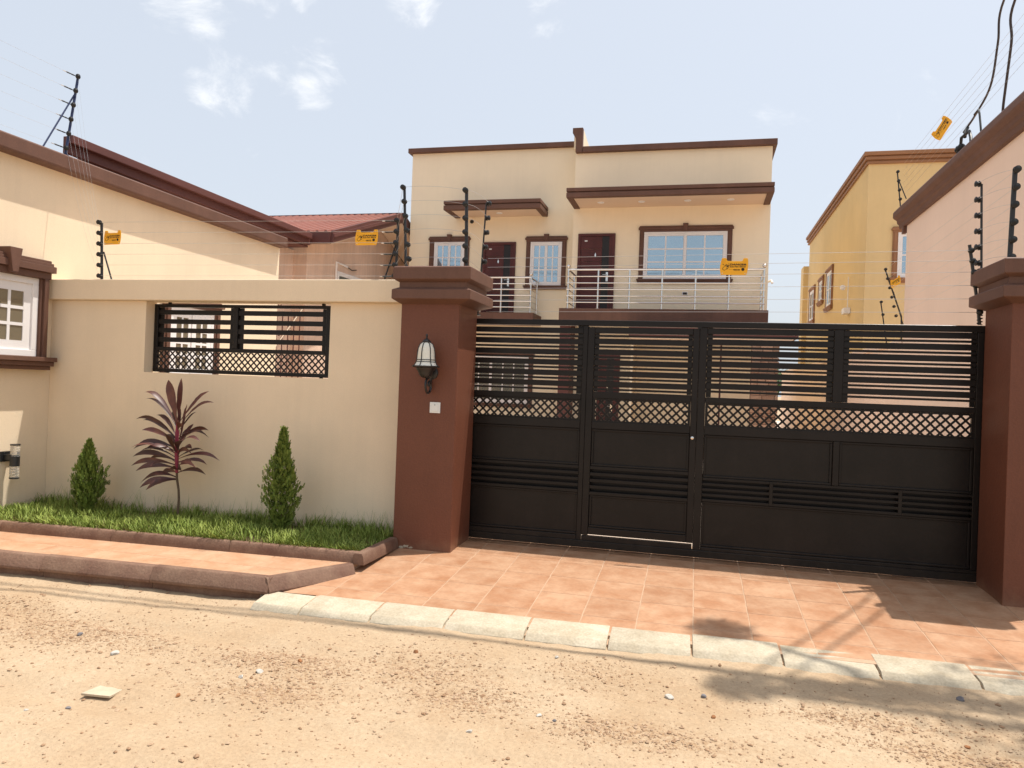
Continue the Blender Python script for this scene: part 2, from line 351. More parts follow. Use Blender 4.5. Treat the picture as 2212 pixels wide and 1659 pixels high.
# pebbles
V = []; F = []
ico = [(0, 0, 1), (.9, 0, .2), (.28, .85, .2), (-.73, .53, .2), (-.73, -.53, .2), (.28, -.85, .2), (.4, .3, -.6), (-.5, 0, -.6), (.4, -.3, -.6)]
icf = [(0, 1, 2), (0, 2, 3), (0, 3, 4), (0, 4, 5), (0, 5, 1), (1, 6, 2), (2, 6, 3), (3, 6, 7), (3, 7, 4), (4, 7, 8), (4, 8, 5), (5, 8, 1), (1, 8, 6)]
cnt = 0
while cnt < 19000:
    n = 4000
    px = np.random.uniform(-6, 3, n); py = np.random.uniform(2.2, 4.66, n); g = gravel(px, py)
    keep = np.random.rand(n) < (g**1.3)*.75+.045
    px = px[keep]; py = py[keep]; g = g[keep]; pz = street_z(px, py)
    for x, y, z in zip(px, py, pz):
        if y > 4.44+.027*x and x > -2.95: continue
        r = min(.0022+random.expovariate(1)*.0022, .015); a = random.random()*6.28; ca, sa = math.cos(a), math.sin(a)
        sx = r*random.uniform(.8, 1.5); sy = r*random.uniform(.7, 1.1); sz = r*random.uniform(.45, .9); o = len(V)
        for (p, q, t) in ico:
            p *= sx*random.uniform(.8, 1.2); q *= sy*random.uniform(.8, 1.2)
            V.append((x+p*ca-q*sa, y+p*sa+q*ca, z+t*sz+sz*.2))
        F += [tuple(i+o for i in f) for f in icf]; cnt += 1
pb = raw('gravel', V, F, PEB); tag(pb, 'scattered brown and pale gravel lying on the sandy street', 'gravel', kind='stuff')
# larger single stones
def rock(loc, r, M, label, flat=.7, name='stone'):
    r *= .78
    bm = bmesh.new(); bmesh.ops.create_icosphere(bm, subdivisions=2, radius=1)
    sx, sy = random.uniform(.9, 1.35), random.uniform(.7, 1.0)
    cut = [(Vector((random.gauss(0, 1), random.gauss(0, 1), random.gauss(0, 1))).normalized(), random.uniform(.55, .8)) for _ in range(7)]
    for v in bm.verts:
        for nrm, d in cut:
            e = v.co.dot(nrm)-d
            if e > 0: v.co -= nrm*e
        v.co = Vector((v.co.x*sx*r, v.co.y*sy*r, v.co.z*flat*r))
    me = bpy.data.meshes.new(name); bm.to_mesh(me); bm.free(); me.materials.append(M)
    o = bpy.data.objects.new(name, me); COL.objects.link(o)
    o.location = (loc[0], loc[1], float(street_z(loc[0], loc[1]))+r*flat*.3); o.rotation_euler = (random.uniform(-.2, .2), random.uniform(-.2, .2), random.random()*6)
    return tag(o, label, 'stone', 'loose stones on the street')
for x, y, r, M, lb in [
    (-3.144, 3.551, .030, PEBW, 'white angular stone on the sand behind the pale flat slab'),
    (-2.861, 2.947, .020, PEBG, 'small grey stone on the sand in front of the pale flat slab'),
    (-2.471, 3.222, .024, PEBR, 'rust brown stone right of the pale flat slab'),
    (-2.246, 3.585, .024, PEBW, 'bright white stone in the gravel patch below the brown pillar'),
    (-2.30, 3.50, .022, PEBW, 'cream stone just in front of the bright white stone'),
    (-2.114, 3.774, .022, PEBR, 'brown stone in the gravel behind the bright white stone'),
    (-1.551, 4.097, .022, PEBR, 'reddish stone on the sand near the second white kerb stone'),
    (-2.999, 2.844, .015, PEBW, 'small pale stone at the lower left of the street'),
    (-.101, 4.014, .030, PEBW, 'pale round stone on bare sand below the wicket door'),
    (.076, 4.068, .022, PEBG, 'grey stone beside the pale round stone below the wicket door'),
    (1.381, 4.384, .028, PEBG, 'dark grey stone at the edge of the shade on the right'),
    (.121, 3.798, .018, PEBR, 'small brown stone alone on smooth sand at lower centre'),
    (-.966, 3.276, .018, PEBW, 'pale stone at the bottom centre of the street'),
    (-.70, 3.558, .017, PEBW, 'cream stone in the sand left of a small grey stone'),
    (-.618, 3.523, .016, PEBG, 'small grey stone right of a cream stone at bottom centre'),
    (-3.55, 3.72, .028, PEBG, 'flat grey stone in the gravel at far left'),
    (1.25, 3.86, .017, PEBR, 'brown pebble stone on the sand at lower right'),
    (-.75, 4.28, .020, PEBW, 'pale flat stone on sand near the middle white kerb stones')]:
    rock((x, y), r, M, lb)
sh = MB().prism([(-.078, -.058), (.075, -.048), (.082, .058), (-.055, .064)], -.006, .006, 'z')
so = sh.build('flat_slab', SHARD, bevel=.002); so.location = (-2.84, 3.14, float(street_z(-2.84, 3.14))+.008); so.rotation_euler = (.0, .01, .06)
tag(so, 'pale flat rectangular slab of broken tile lying on the sand', 'slab')

# ------------------------------------------------------------------ driveway, kerbs, pavement
def dz(y): return .068*(y-6.2) if y < 6.2 else .012*(y-6.2)/.5
drive = MB().add([(-2.80, 4.58, dz(4.58)-.0015), (5, 4.79, dz(4.79)-.0015), (5, 6.2, -.0035), (-2.80, 6.2, -.0015), (5, 7.0, .0165), (-2.6, 7.0, .0165),
                  (-2.78, 4.60, -.4), (5, 4.79, -.4), (5, 7, -.4), (-2.6, 7, -.4)], [(0, 1, 2, 3), (3, 2, 4, 5), (0, 6, 7, 1), (1, 7, 8, 4, 2), (0, 3, 5, 9, 6), (5, 4, 8, 9)]).build('driveway', GROUT)
drive['kind'] = 'structure'
PX, PY = .357, .37
reg = [(-2.79, 4.625), (4.5, 4.835), (4.5, 6.95), (-2.60, 6.95)]
def tile(parent, poly, zf, M, th=.010, bev=.001):
    cx = sum(p[0] for p in poly)/len(poly); cy = sum(p[1] for p in poly)/len(poly)
    mb = MB(); n = len(poly)
    vs = [(p[0], p[1], zf(p[1])) for p in poly]
    mb.add([(x, y, z-th) for x, y, z in vs]+vs, [tuple(reversed(range(n))), tuple(range(n, 2*n))]+[(i, (i+1) % n, (i+1) % n+n, i+n) for i in range(n)])
    return mb.build('tile', M, parent, bevel=bev, seg=1, origin=(cx, cy, zf(cy)))
for k in range(-9, 13):
    for j in range(-1, 5):
        x0 = k*PX+.004-.003*(j-3); y0 = 4.93+j*PY+.004
        p = clip([(x0, y0), (x0+PX-.008, y0), (x0+PX-.008, y0+PY-.008), (x0, y0+PY-.008)], reg)
        if j == 3:   # the slope breaks inside this row: split at the fold
            p = clip(p, [(-9, 0), (9, 0), (9, 6.199), (-9, 6.199)]) if p and min(q[1] for q in p) < 6.199 else p
        if len(p) >= 3: tile(drive, p, dz, TILE)
# upper strip behind the fold
for k in range(-9, 13):
    x0 = k*PX+.004
    tile(drive, [(x0, 6.2), (x0+PX-.008, 6.2), (x0+PX-.008, 6.412-.004), (x0, 6.412-.004)], dz, TILE)
    tile(drive, [(x0, 6.416), (x0+PX-.008, 6.416), (x0+PX-.008, 6.78), (x0, 6.78)], dz, TILE)
# white kerb stones
prof = [(-.30, .008), (-.26, .012), (-.05, -.008), (0, -.042), (.0, -.3), (-.30, -.3)]
xk = -2.88; n = 0
while xk < 4.4:
    ln = random.uniform(.495, .53) if n else .36
    ya = 4.515+.027*xk; yb = 4.515+.027*(xk+ln)
    s = MB(); zo = dz(4.75)-.004+random.uniform(-.004, .004)
    s.sweep([(a, z) for a, z in prof], (xk+.006, ya, zo), (xk+ln-.006, yb, zo+random.uniform(-.003, .003)))
    if n == 0:
        s.v[0] = (xk-.04, ya+.22, s.v[0][2])
    s.build('kerb_stone', WKERB, drive, bevel=.005, seg=2, smooth=True)
    xk += ln; n += 1
MB().sweep([(-.28, -.02), (-.05, -.035), (-.05, -.3), (-.28, -.3)], (-2.8, 4.515-.027*2.8, dz(4.75)), (4.4, 4.515+.027*4.4, dz(4.75))).build('mortar_bed', GROUT, drive)
# pavement block with tiles and brown kerbs
def ky(x): return 4.64+.035*(x+2.86)
def py_(x): return 5.33+.045*(x+2.54)
pav = MB().prism([(-9, ky(-9)+.08), (-2.88, ky(-2.86)+.08), (-2.55, 5.27), (-2.55, 6.2), (-9, 6.2)], -.4, -.0045, 'z').build('pavement', GROUT)
pav['kind'] = 'structure'
reg2 = [(-9, ky(-9)+.10), (-2.90, ky(-2.86)+.10), (-2.60, 5.20), (-2.60, py_(-2.6)+.03), (-9, py_(-9)+.03)]
for k in range(-17, 0):
    for j in range(0, 3):
        x0 = -2.72+k*.45; y0 = 4.50+.0+j*.45
        p = clip([(x0+.45+.003, y0), (x0+.897, y0), (x0+.897, y0+.444), (x0+.453, y0+.444)], reg2)
        if len(p) >= 3 and x0 > -7.2: tile(pav, p, lambda y: -.003, TILE2)
kp = [(0, -.105), (.004, -.085), (-.038, -.004), (-.048, .004), (-.098, .006), (-.105, -.02), (-.105, -.3), (-.035, -.3), (-.035, -.11)]
def kerb_run(p0, p1, ln, prof, name='kerb_stone', M=KERB, parent=None, bev=.0035):
    p0 = Vector((*p0, 0)); p1 = Vector((*p1, 0)); L_ = (p1-p0).length; d = (p1-p0)/L_; n = max(1, round(L_/ln))
    for i in range(n):
        a = p0+d*(L_*i/n+.001); b = p0+d*(L_*(i+1)/n-.001)
        j = random.uniform(-.003, .003)
        MB().sweep(prof, a+Vector((0, 0, j)), b+Vector((0, 0, j+random.uniform(-.003, .003)))).build(name, M, parent, bevel=bev, seg=2, smooth=True)
kerb_run((-8.5, ky(-8.5)), (-2.87, ky(-2.86)), .95, kp, parent=pav)
kerb_run((-2.86, ky(-2.86)+.005), (-2.49, 5.245), .8, kp, parent=pav)
# planting bed
bed = MB().prism([(-6.51, py_(-6.5)+.05), (-2.56, py_(-2.55)+.06), (-2.56, 6.3), (-6.51, 6.3)], -.3, .035, 'z').build('planting_bed', SOIL)
bed['kind'] = 'structure'
pk = [(.01, -.012), (0, .055), (-.012, .078), (-.07, .078), (-.085, .06), (-.085, -.012)]
kerb_run((-6.9, py_(-6.9)), (-2.53, py_(-2.53)), 1.1, pk, parent=bed)
kerb_run((-2.47, py_(-2.52)-.02), (-2.47, 5.995), .8, pk, parent=bed)

# ------------------------------------------------------------------ compound floor
cy = B(-12, 12, 7.0, 45, -.35, .008).build('courtyard', CONC); cy['kind'] = 'structure'

# ------------------------------------------------------------------ front wall with grille
wall = empty('boundary_wall', (-4.5, 6.37, 0), 'cream rendered boundary wall with a barred opening, left of the lantern pillar', 'wall')
mb = MB(); mb.box(-6.508, -5.367, 6.30, 6.45, -.1, 2.124); mb.box(-3.35, -2.45, 6.30, 6.45, -.1, 2.124); mb.box(-5.367, -3.35, 6.30, 6.45, -.1, 1.418)
mb.build('wall_face', TAN, wall)
B(-6.508, -2.47, 6.235, 6.50, 2.126, 2.332).build('coping', TAN, wall, bevel=.008)
def lattice(x0, x1, z0, z1, y, pitch, wid, th):
    mb = MB(); h = wid*.7071
    def strip(s, x):                       # line through (x, zc) slope s
        zc = z0; H = z1-z0
        a = (x, z0); b = (x+s*H, z1)
        lo, hi = sorted((a[0], b[0]))
        if hi <= x0 or lo >= x1: return
        poly = [(a[0]-h, z0), (a[0]+h, z0), (b[0]+h, z1), (b[0]-h, z1)]
        p = clip(poly, [(x0, z0), (x1, z0), (x1, z1), (x0, z1)])
        if len(p) >= 3: mb.prism(p, y+(0 if s > 0 else th*.75), y+th+(0 if s > 0 else th*.75))
    k = x0-(z1-z0)-pitch
    while k < x1+pitch+(z1-z0):
        strip(1, k); strip(-1, k+.5*pitch); k += pitch
    return mb
gr = MB()
gx0, gx1, gy0, gy1 = -5.352, -3.40, 6.40, 6.436
gr.box(gx0, gx1, gy0, gy1, 2.076, 2.106); gr.box(gx0, gx1, gy0, gy1, 1.426, 1.462); gr.box(gx0, gx0+.045, gy0, gy1, 1.462, 2.076); gr.box(gx1-.045, gx1, gy0, gy1, 1.462, 2.076)
gr.box(gx0+.045, gx1-.045, gy0, gy1, 1.640, 1.678)
gr.box(-4.445, -4.395, gy0, gy1, 1.678, 2.076)
gr.box(-5.20, -5.17, gy0+.005, gy1-.005, 2.106, 2.126); gr.box(-3.5, -3.47, gy0+.005, gy1-.005, 2.106, 2.126); gr.box(-5.20, -5.17, gy0+.005, gy1-.005, 1.416, 1.426); gr.box(-3.5, -3.47, gy0+.005, gy1-.005, 1.416, 1.426)
grille = gr.build('window_grille', GATE, wall, bevel=.003, seg=1)
tag(grille, 'black metal grille of slats and diamond lattice')
for (a, b) in ((gx0+.045, -4.445), (-4.395, gx1-.045)):
    for zc in (2.026, 1.934, 1.845, 1.752):
        B(a-.001, b+.001, gy0+.010, gy0+.026, zc-.0235, zc+.0235).build('slat', GATE, grille)
    for e in (a, b-.05): B(e, e+.05, gy0+.028, gy0+.035, 1.679, 2.075).build('upright', GATE, grille)
lattice(gx0+.046, gx1-.046, 1.463, 1.639, gy0+.012, .066, .0135, .006).build('lattice', GATE, grille)

# ------------------------------------------------------------------ pillars
def pillar(x0, x1, cl, cr, dzp, label):
    p = empty('gate_pillar', ((x0+x1)/2, 6.26, 0), label, 'pillar', 'gate pillars')
    B(x0, x1, 6.0, 6.52, -.12, 2.13+dzp).build('shaft', PILLAR, p, bevel=.006)
    lo = MB()   # lower band with sloping underside
    def ring(mb, pts):
        vs = []; fs = []
        for (l, r, f, b, z) in pts: vs += [(l, f, z), (r, f, z), (r, b, z), (l, b, z)]
        for i in range(len(pts)-1):
            for j in range(4): fs.append((i*4+j, i*4+(j+1) % 4, i*4+4+(j+1) % 4, i*4+4+j))
        fs += [(3, 2, 1, 0), tuple(len(vs)-4+j for j in range(4))]
        return mb.add(vs, fs)
    z = dzp
    ring(lo, [(x0-.004, x1+.004, 5.996, 6.524, 2.085+z), (cl, cr, 5.90, 6.60, 2.122+z), (cl, cr, 5.90, 6.60, 2.20+z), (cl+.045, cr-.045, 5.945, 6.555, 2.222+z)])
    lo.build('cap_band', BROWN, p, bevel=.004)
    B(cl+.05, cr-.05, 5.95, 6.55, 2.221+z, 2.285+z).build('cap_neck', BROWN, p)
    hi = MB(); ring(hi, [(cl+.045, cr-.045, 5.945, 6.555, 2.268+z), (cl+.005, cr-.005, 5.905, 6.595, 2.29+z), (cl+.005, cr-.005, 5.905, 6.595, 2.39+z), (cl+.02, cr-.02, 5.92, 6.58, 2.40+z)])
    hi.build('cap_slab', BROWN, p, bevel=.004)
    return p
pillar(-2.52, -1.995, -2.575, -1.872, 0, 'brown painted gate pillar carrying the wall lantern, left of the gate')
pillar(2.13, 2.66, 2.035, 2.72, .048, 'brown painted gate pillar at the right end of the gate')
pc_ = MB()
for (cx, cz, rr) in ((-2.44, -.005, .03), (-2.40, .008, .035), (-2.355, 0, .02), (-2.47, -.01, .018)):
    n = 9; pc_.prism([(cx+rr*random.uniform(.5, 1.2)*math.cos(6.283*k/n), cz+.45*rr*random.uniform(.5, 1.2)*math.sin(6.283*k/n)) for k in range(n)], 5.9985, 6.0)
pc_.build('peeled_paint', WKERB, bpy.data.objects['gate_pillar'])
# lantern
lan = empty('wall_lantern', (-2.215, 5.9, 1.55), 'black bell shaped wall lantern with frosted glass on the brown pillar', 'lantern')
c = (-2.225, 5.86, 0)
def L3(x, y, z): return (c[0]+x, c[1]+y, z)
glassp = [(.028, 1.752), (.05, 1.735), (.064, 1.70), (.070, 1.66), (.072, 1.62), (.076, 1.59), (.088, 1.565), (.098, 1.553)]
MB().lathe([(r, z) for r, z in reversed(glassp)], (c[0], c[1], 0), n=28).build('glass_shade', FROST, lan, smooth=True)
MB().lathe([(.0, 1.825), (.006, 1.82), (.011, 1.808), (.007, 1.795), (.008, 1.785), (.016, 1.778), (.030, 1.768), (.036, 1.757), (.034, 1.750), (.0, 1.750)], (c[0], c[1], 0), n=20).build('finial', BLACKM, lan, smooth=True)
cg = MB()
for k in range(6):
    a = k*math.pi/3+.35
    cg.tube([(c[0]+math.cos(a)*(r+.003), c[1]+math.sin(a)*(r+.003), z) for r, z in glassp], .004, 6)
for z, r in ((1.605, .0755), (1.588, .0785)):
    cg.tube([(c[0]+math.cos(q)*r, c[1]+math.sin(q)*r, z) for q in np.linspace(0, 6.2832, 25)], .0035, 6)
cg.build('cage', BLACKM, lan, smooth=True)
MB().lathe([(.0, 1.556), (.108, 1.556), (.118, 1.551), (.116, 1.545), (.085, 1.538), (.078, 1.525), (.068, 1.512), (.058, 1.495), (.05, 1.475), (.034, 1.462), (.022, 1.455), (0, 1.453)], (c[0], c[1], 0), n=28).build('base_pan', BLACKM, lan, smooth=True)
MB().lathe([(.058, 0), (.056, .010), (.045, .016), (.03, .02), (0, .021)], (c[0]+.005, 6.0, 1.50), ax=(0, -1, 0), n=24).build('back_plate', BLACKM, lan, smooth=True)
arm = MB()
sp_ = []
for t in np.linspace(0, 1, 40):
    q = math.pi*(.5+2.6*t); rr = 1-.78*max(0, t-.35)/.65
    sp_.append(L3(.012*t, .072+.066*math.cos(q)*rr, 1.392+.066*math.sin(q)*rr))
arm.tube([L3(0, 0, 1.462), L3(0, .02, 1.462), L3(0, .045, 1.458)]+sp_, .0105, 8)
arm.tube([L3(0, .135, 1.47), L3(0, .136, 1.40)], .010, 8)
arm.build('scroll_arm', BLACKM, lan, smooth=True)
# switch
sw = empty('wall_switch', (-2.177, 6.0, 1.207), 'white square bell switch on the brown pillar below the lantern', 'switch')
B(-2.224, -2.131, 5.988, 6.0, 1.160, 1.252).build('face_plate', WHITE2, sw, bevel=.003)
B(-2.207, -2.148, 5.983, 5.9885, 1.176, 1.236).build('rocker', WHITE2, sw, bevel=.002)
B(-2.180, -2.174, 5.9815, 5.9835, 1.226, 1.232).build('indicator', DOORB, sw)

# ------------------------------------------------------------------ gate
gate = empty('sliding_gate', (0.05, 6.55, 0), 'black metal gate with slats, diamond lattice and solid panels between the brown pillars', 'gate')
GY = 6.53
def gb(name, x0, x1, z0, z1, y0=0, y1=.05, parent=gate, bev=.003):
    return B(x0, x1, GY+y0, GY+y1, z0, z1).build(name, GATE, parent, bevel=bev, seg=1)
XL, XR = -2.28, 2.24
gb('top_rail', XL, XR, 1.970, 2.020)
gb('bottom_beam', XL, XR, .022, .082, -.008, .05); gb('bottom_rail', -.967, -.0225, .0825, .125, .0, .05); gb('bottom_rail', XL, -1.0155, .0825, .128, 0, .05); gb('bottom_rail', .0465, XR, .0825, .112, 0, .05)
gb('post', -1.015, -.972, .0825, 1.9695); gb('post', -.018, .046, .0825, 1.9695)
gb('post', -2.28, -2.20, .1285, 1.9695); gb('post', 2.09, 2.24, .1125, 1.9695)
def leaf(parent, x0, x1, ztop, zs, thins, bigs, rail1, lat, rail2, inner, ydx=.0):
    for zc in bigs: gb('slat', x0-.001, x1+.001, zc-.0245, zc+.0245, .012, .030, parent, .002)
    for zc in thins: gb('slat', x0-.001, x1+.001, zc-.0095, zc+.0095, .014, .028, parent, 0)
    for e in inner: gb('upright', e[0], e[1], rail1[1]+.001, ztop, .031, .044, parent, 0)
    gb('mid_rail', x0-.0005, x1+.0005, rail1[0], rail1[1], .001, .05, parent)
    gb('mid_rail', x0-.0005, x1+.0005, rail2[0], rail2[1], .001, .05, parent)
    f = MB(); 
    f.box(x0+.001, x0+.022, GY+.012, GY+.04, lat[0]+.0005, lat[1]-.0005); f.box(x1-.022, x1-.001, GY+.012, GY+.04, lat[0]+.0005, lat[1]-.0005)
    f.box(x0+.0222, x1-.0222, GY+.012, GY+.04, lat[0]+.0005, lat[0]+.012); f.box(x0+.0222, x1-.0222, GY+.012, GY+.04, lat[1]-.015, lat[1]-.0005)
    f.build('lattice_frame', GATE, parent)
    lattice(x0+.022, x1-.022, lat[0]+.012, lat[1]-.015, GY+.020, .0715, .0165, .007).build('lattice', GATE, parent)
def panel(parent, x0, x1, z0, z1):
    gb('panel', x0-.0005, x1+.0005, z0-.0005, z1+.0005, .032, .038, parent, 0)
    f = MB(); w_ = .02
    f.box(x0, x1, GY+.016, GY+.0322, z0, z0+w_); f.box(x0, x1, GY+.016, GY+.0322, z1-w_, z1)
    f.box(x0, x0+w_, GY+.016, GY+.0322, z0+w_, z1-w_); f.box(x1-w_, x1, GY+.016, GY+.0322, z0+w_, z1-w_)
    f.build('panel_moulding', GATE, parent, bevel=.004, seg=2)
def louvre(parent, x0, x1, z0, z1, n=5, ups=()):
    gb('back_plate', x0-.035, x1+.035, z0-.02, z1+.02, .078, .084, parent, 0)
    ph = (z1-z0)/(n*2-1)
    for i in range(n):
        zc = z0+ph*(2*i+.5); gb('louvre_bar', x0-.001, x1+.001, zc-ph*.5, zc+ph*.5, .004, .022, parent, .002)
    for u_ in ups: gb('louvre_upright', u_[0], u_[1], z0+.001, z1-.001, .001, .034, parent, .002)
# left leaf
bigs = [1.9255, 1.8285, 1.7335, 1.6425, 1.548, 1.4545]; thins = [1.876, 1.780, 1.688, 1.5965, 1.5015, 1.405]
leaf(gate, -2.199, -1.016, 1.969, 1.363, thins, bigs, (1.316, 1.367), (1.137, 1.316), (1.064, 1.137), [(-1.065, -1.017), (-2.198, -2.15)])
panel(gate, -2.199, -1.016, .738, 1.0635)
louvre(gate, -2.199, -1.016, .500, .7375)
panel(gate, -2.199, -1.016, .129, .4995)
# right leaf
bigs = [1.941, 1.849, 1.757, 1.663, 1.570, 1.476]; thins = [1.8945, 1.803, 1.710, 1.6165, 1.523, 1.430, 1.398]
for (a, b, inn) in ((.047, 1.046, [(.048, .09), (1.003, 1.045)]), (1.121, 2.089, [(1.122, 1.166), (2.055, 2.088)])):
    for zc in bigs: gb('slat', a-.001, b+.001, zc-.0245, zc+.0245, .012, .030, gate, .002)
    for zc in thins[:-1]: gb('slat', a-.001, b+.001, zc-.0095, zc+.0095, .014, .028, gate, 0)
    for e in inn: gb('upright', e[0], e[1], 1.381, 1.969, .031, .044, gate, 0)
gb('post', 1.0465, 1.1205, 1.3805, 1.9695)
leaf(gate, .047, 2.089, 1.969, 1.377, [], [], (1.330, 1.380), (1.137, 1.330), (1.062, 1.137), [])
gb('panel_post', 1.066, 1.116, .7005, 1.0615)
panel(gate, .047, 1.0655, .7005, 1.0615); panel(gate, 1.1165, 2.089, .7005, 1.0615)
louvre(gate, .047, 2.089, .497, .700, 5, [(.585, .615), (1.563, 1.591)])
panel(gate, .047, 2.089, .113, .4965)
# wicket door
wd = MB()
wd.box(-.9715, -.912, GY, GY+.05, .132, 1.960); wd.box(-.072, -.0182, GY, GY+.05, .137, 1.960)
wd.box(-.912, -.072, GY+.001, GY+.049, 1.906, 1.959); wd.box(-.912, -.072, GY+.001, GY+.049, .138, .20)
wicket = wd.build('wicket_door', GATE, gate, bevel=.003, seg=1); tag(wicket, 'narrow pedestrian door set into the gate')
leaf(wicket, -.9115, -.0725, 1.905, 1.394, [1.884, 1.7895, 1.696, 1.602, 1.508, 1.4145], [1.836, 1.742, 1.648, 1.554, 1.4605], (1.334, 1.393), (1.130, 1.334), (1.066, 1.130), [(-.91, -.875), (-.11, -.074)])
panel(wicket, -.9115, -.0725, .738, 1.0655)
louvre(wicket, -.9115, -.0725, .485, .7375)
panel(wicket, -.9115, -.0725, .2005, .4845)
MB().lathe([(.013, 0), (.013, .012), (.007, .016), (0, .016)], (-.05, GY, 1.03), ax=(0, -1, 0), n=14).build('lock_cylinder', STEEL, wicket, smooth=True)
MB().tube([(-.045, GY+.06, 1.25), (-.045, GY+.11, 1.25), (-.10, GY+.12, 1.25), (-.14, GY+.12, 1.245)], .009, 8).build('inner_handle', BLACKM, wicket, smooth=True)
gb('hinge', -.035, .0, 1.955, 1.985, -.006, 0, gate, 0)

# ------------------------------------------------------------------ house pieces
def fY(Y0): return lambda u, w_, v: (u, Y0-w_, v)        # wall facing the street
def fXp(X0): return lambda u, w_, v: (X0+w_, u, v)       # wall facing right
def fXm(X0): return lambda u, w_, v: (X0-w_, u, v)       # wall facing left
def window(parent, tf, u0, u1, v0, v1, sash=2, cols=2, rows=3, glass=GLASS, trimM=BROWN, trim=.11, key=True, head=.14, sill=.10, frame=.05, border=.05, out=.06, mun=.034, wside=None):
    f = MB(); f.box(u0, u1, 0.0, .035, v1-frame, v1); f.box(u0, u1, 0, .035, v0, v0+frame); f.box(u0, u0+frame, 0, .035, v0+frame, v1-frame); f.box(u1-frame, u1, 0, .035, v0+frame, v1-frame)
    wi = f.build('window', WHITE, parent, bevel=.004, tf=tf)
    a, b = u0+frame, u1-frame; c0, c1 = v0+frame, v1-frame; sw_ = (b-a)/sash
    for i in range(sash):
        s0 = a+sw_*i-(.012 if i else 0); s1 = a+sw_*(i+1)+(.012 if i < sash-1 else 0); off = .004+.014*(i % 2)
        g = MB(); w0, w1 = off, off+.013
        g.box(s0, s1, w0, w1, c1-border, c1); g.box(s0, s1, w0, w1, c0, c0+border); g.box(s0, s0+border, w0, w1, c0+border, c1-border); g.box(s1-border, s1, w0, w1, c0+border, c1-border)
        p0, p1, q0, q1 = s0+border, s1-border, c0+border, c1-border
        for k in range(1, cols):
            x = p0+(p1-p0)*k/cols; g.box(x-mun/2, x+mun/2, w0+.002, w1-.001, q0, q1)
        for k in range(1, rows):
            z = q0+(q1-q0)*k/rows
            g.box(p0, p1, w0+.0025, w1-.0005, z-mun/2, z+mun/2)
        g.build('sash', WHITE, wi, tf=tf)
        for k in range(cols):
            for r_ in range(rows):
                x0 = p0+(p1-p0)*k/cols; x1 = p0+(p1-p0)*(k+1)/cols; z0 = q0+(q1-q0)*r_/rows; z1 = q0+(q1-q0)*(r_+1)/rows
                B(x0+.004, x1-.004, w0+.003, w0+.006, z0+.004, z1-.004).build('pane', glass, wi, tf=tf)
    if trim:
        t = MB(); e = trim
        for x0, x1 in ((u0-e, u0-.001), (u1+.001, u1+e)):
            t.box(x0, x1, 0, out*.6, v0, v1); t.box(x0+e*.25, x1-e*.25, out*.6, out*.85, v0, v1)
        h = head
        for k, (o_, z0, z1, ou) in enumerate(((.0, 0, .35, .85), (.03, .35, .7, 1.15), (.015, .7, .86, .95), (0, .86, 1, .8))):
            t.box(u0-e-o_, u1+e+o_, 0, out*ou, v1+.001+h*z0, v1+.0005+h*z1)
        s_ = sill
        for (o_, z0, z1, ou) in ((.045, -.35, 0, 1.5), (.03, -.7, -.35, 1.25), (.012, -1, -.7, 1.0)):
            t.box(u0-e-o_, u1+e+o_, 0, out*ou, v0-.001+s_*z0, v0-.0015+s_*z1)
        tr = t.build('window_trim', trimM, wi, bevel=.004, tf=tf)
        if key:
            uc = (u0+u1)/2; w1 = head*.45
            MB().prism([(uc-w1*.55, v1+.01), (uc+w1*.55, v1+.01), (uc+w1, v1+head*1.35), (uc-w1, v1+head*1.35)], 0, out*1.5).build('keystone', trimM, wi, bevel=.004, tf=tf)
    return wi
def door(parent, tf, u0, u1, v0, v1):
    d = MB(); e = .07
    d.box(u0, u0+e, 0, .05, v0, v1); d.box(u1-e, u1, 0, .05, v0, v1); d.box(u0+e, u1-e, 0, .05, v1-e, v1)
    do = d.build('door', DOOR, parent, bevel=.005, tf=tf)
    n = 6
    for i in range(n):
        z0 = v0+(v1-e-v0)*i/n; z1 = v0+(v1-e-v0)*(i+1)/n
        B(u0+e, u1-e-.26, .0, .022, z0+.003, z1-.003).build('door_board', DOOR, do, bevel=.003, seg=1, tf=tf)
    B(u1-e-.258, u1-e-.08, 0, .024, v0, v1-e-.002).build('dark_strip', DOORB, do, tf=tf)
    B(u1-e-.078, u1-e, 0, .022, v0, v1-e-.002).build('door_edge', DOOR, do, tf=tf)
    B(u1-e-.14, u1-e-.085, .024, .034, v0+.78, v0+1.02).build('handle_plate', STEEL, do, bevel=.003, tf=tf)
    MB().tube([(u1-e-.11, .03, v0+.95), (u1-e-.11, .07, v0+.95), (u1-e-.22, .075, v0+.95)], .01, 8).build('handle', STEEL, do, smooth=True, tf=tf)
    uc = (u0+u1)/2-.02
    MB().prism([(uc, v0+1.40), (uc+.022, v0+1.45), (uc, v0+1.52), (uc-.022, v0+1.45)], .022, .03).build('knocker', STEEL, do, tf=tf)
    B(u0+e+.10, u0+e+.17, .022, .026, v1-.20, v1-.17).build('number_plate', WHITE2, do, tf=tf)
    return do
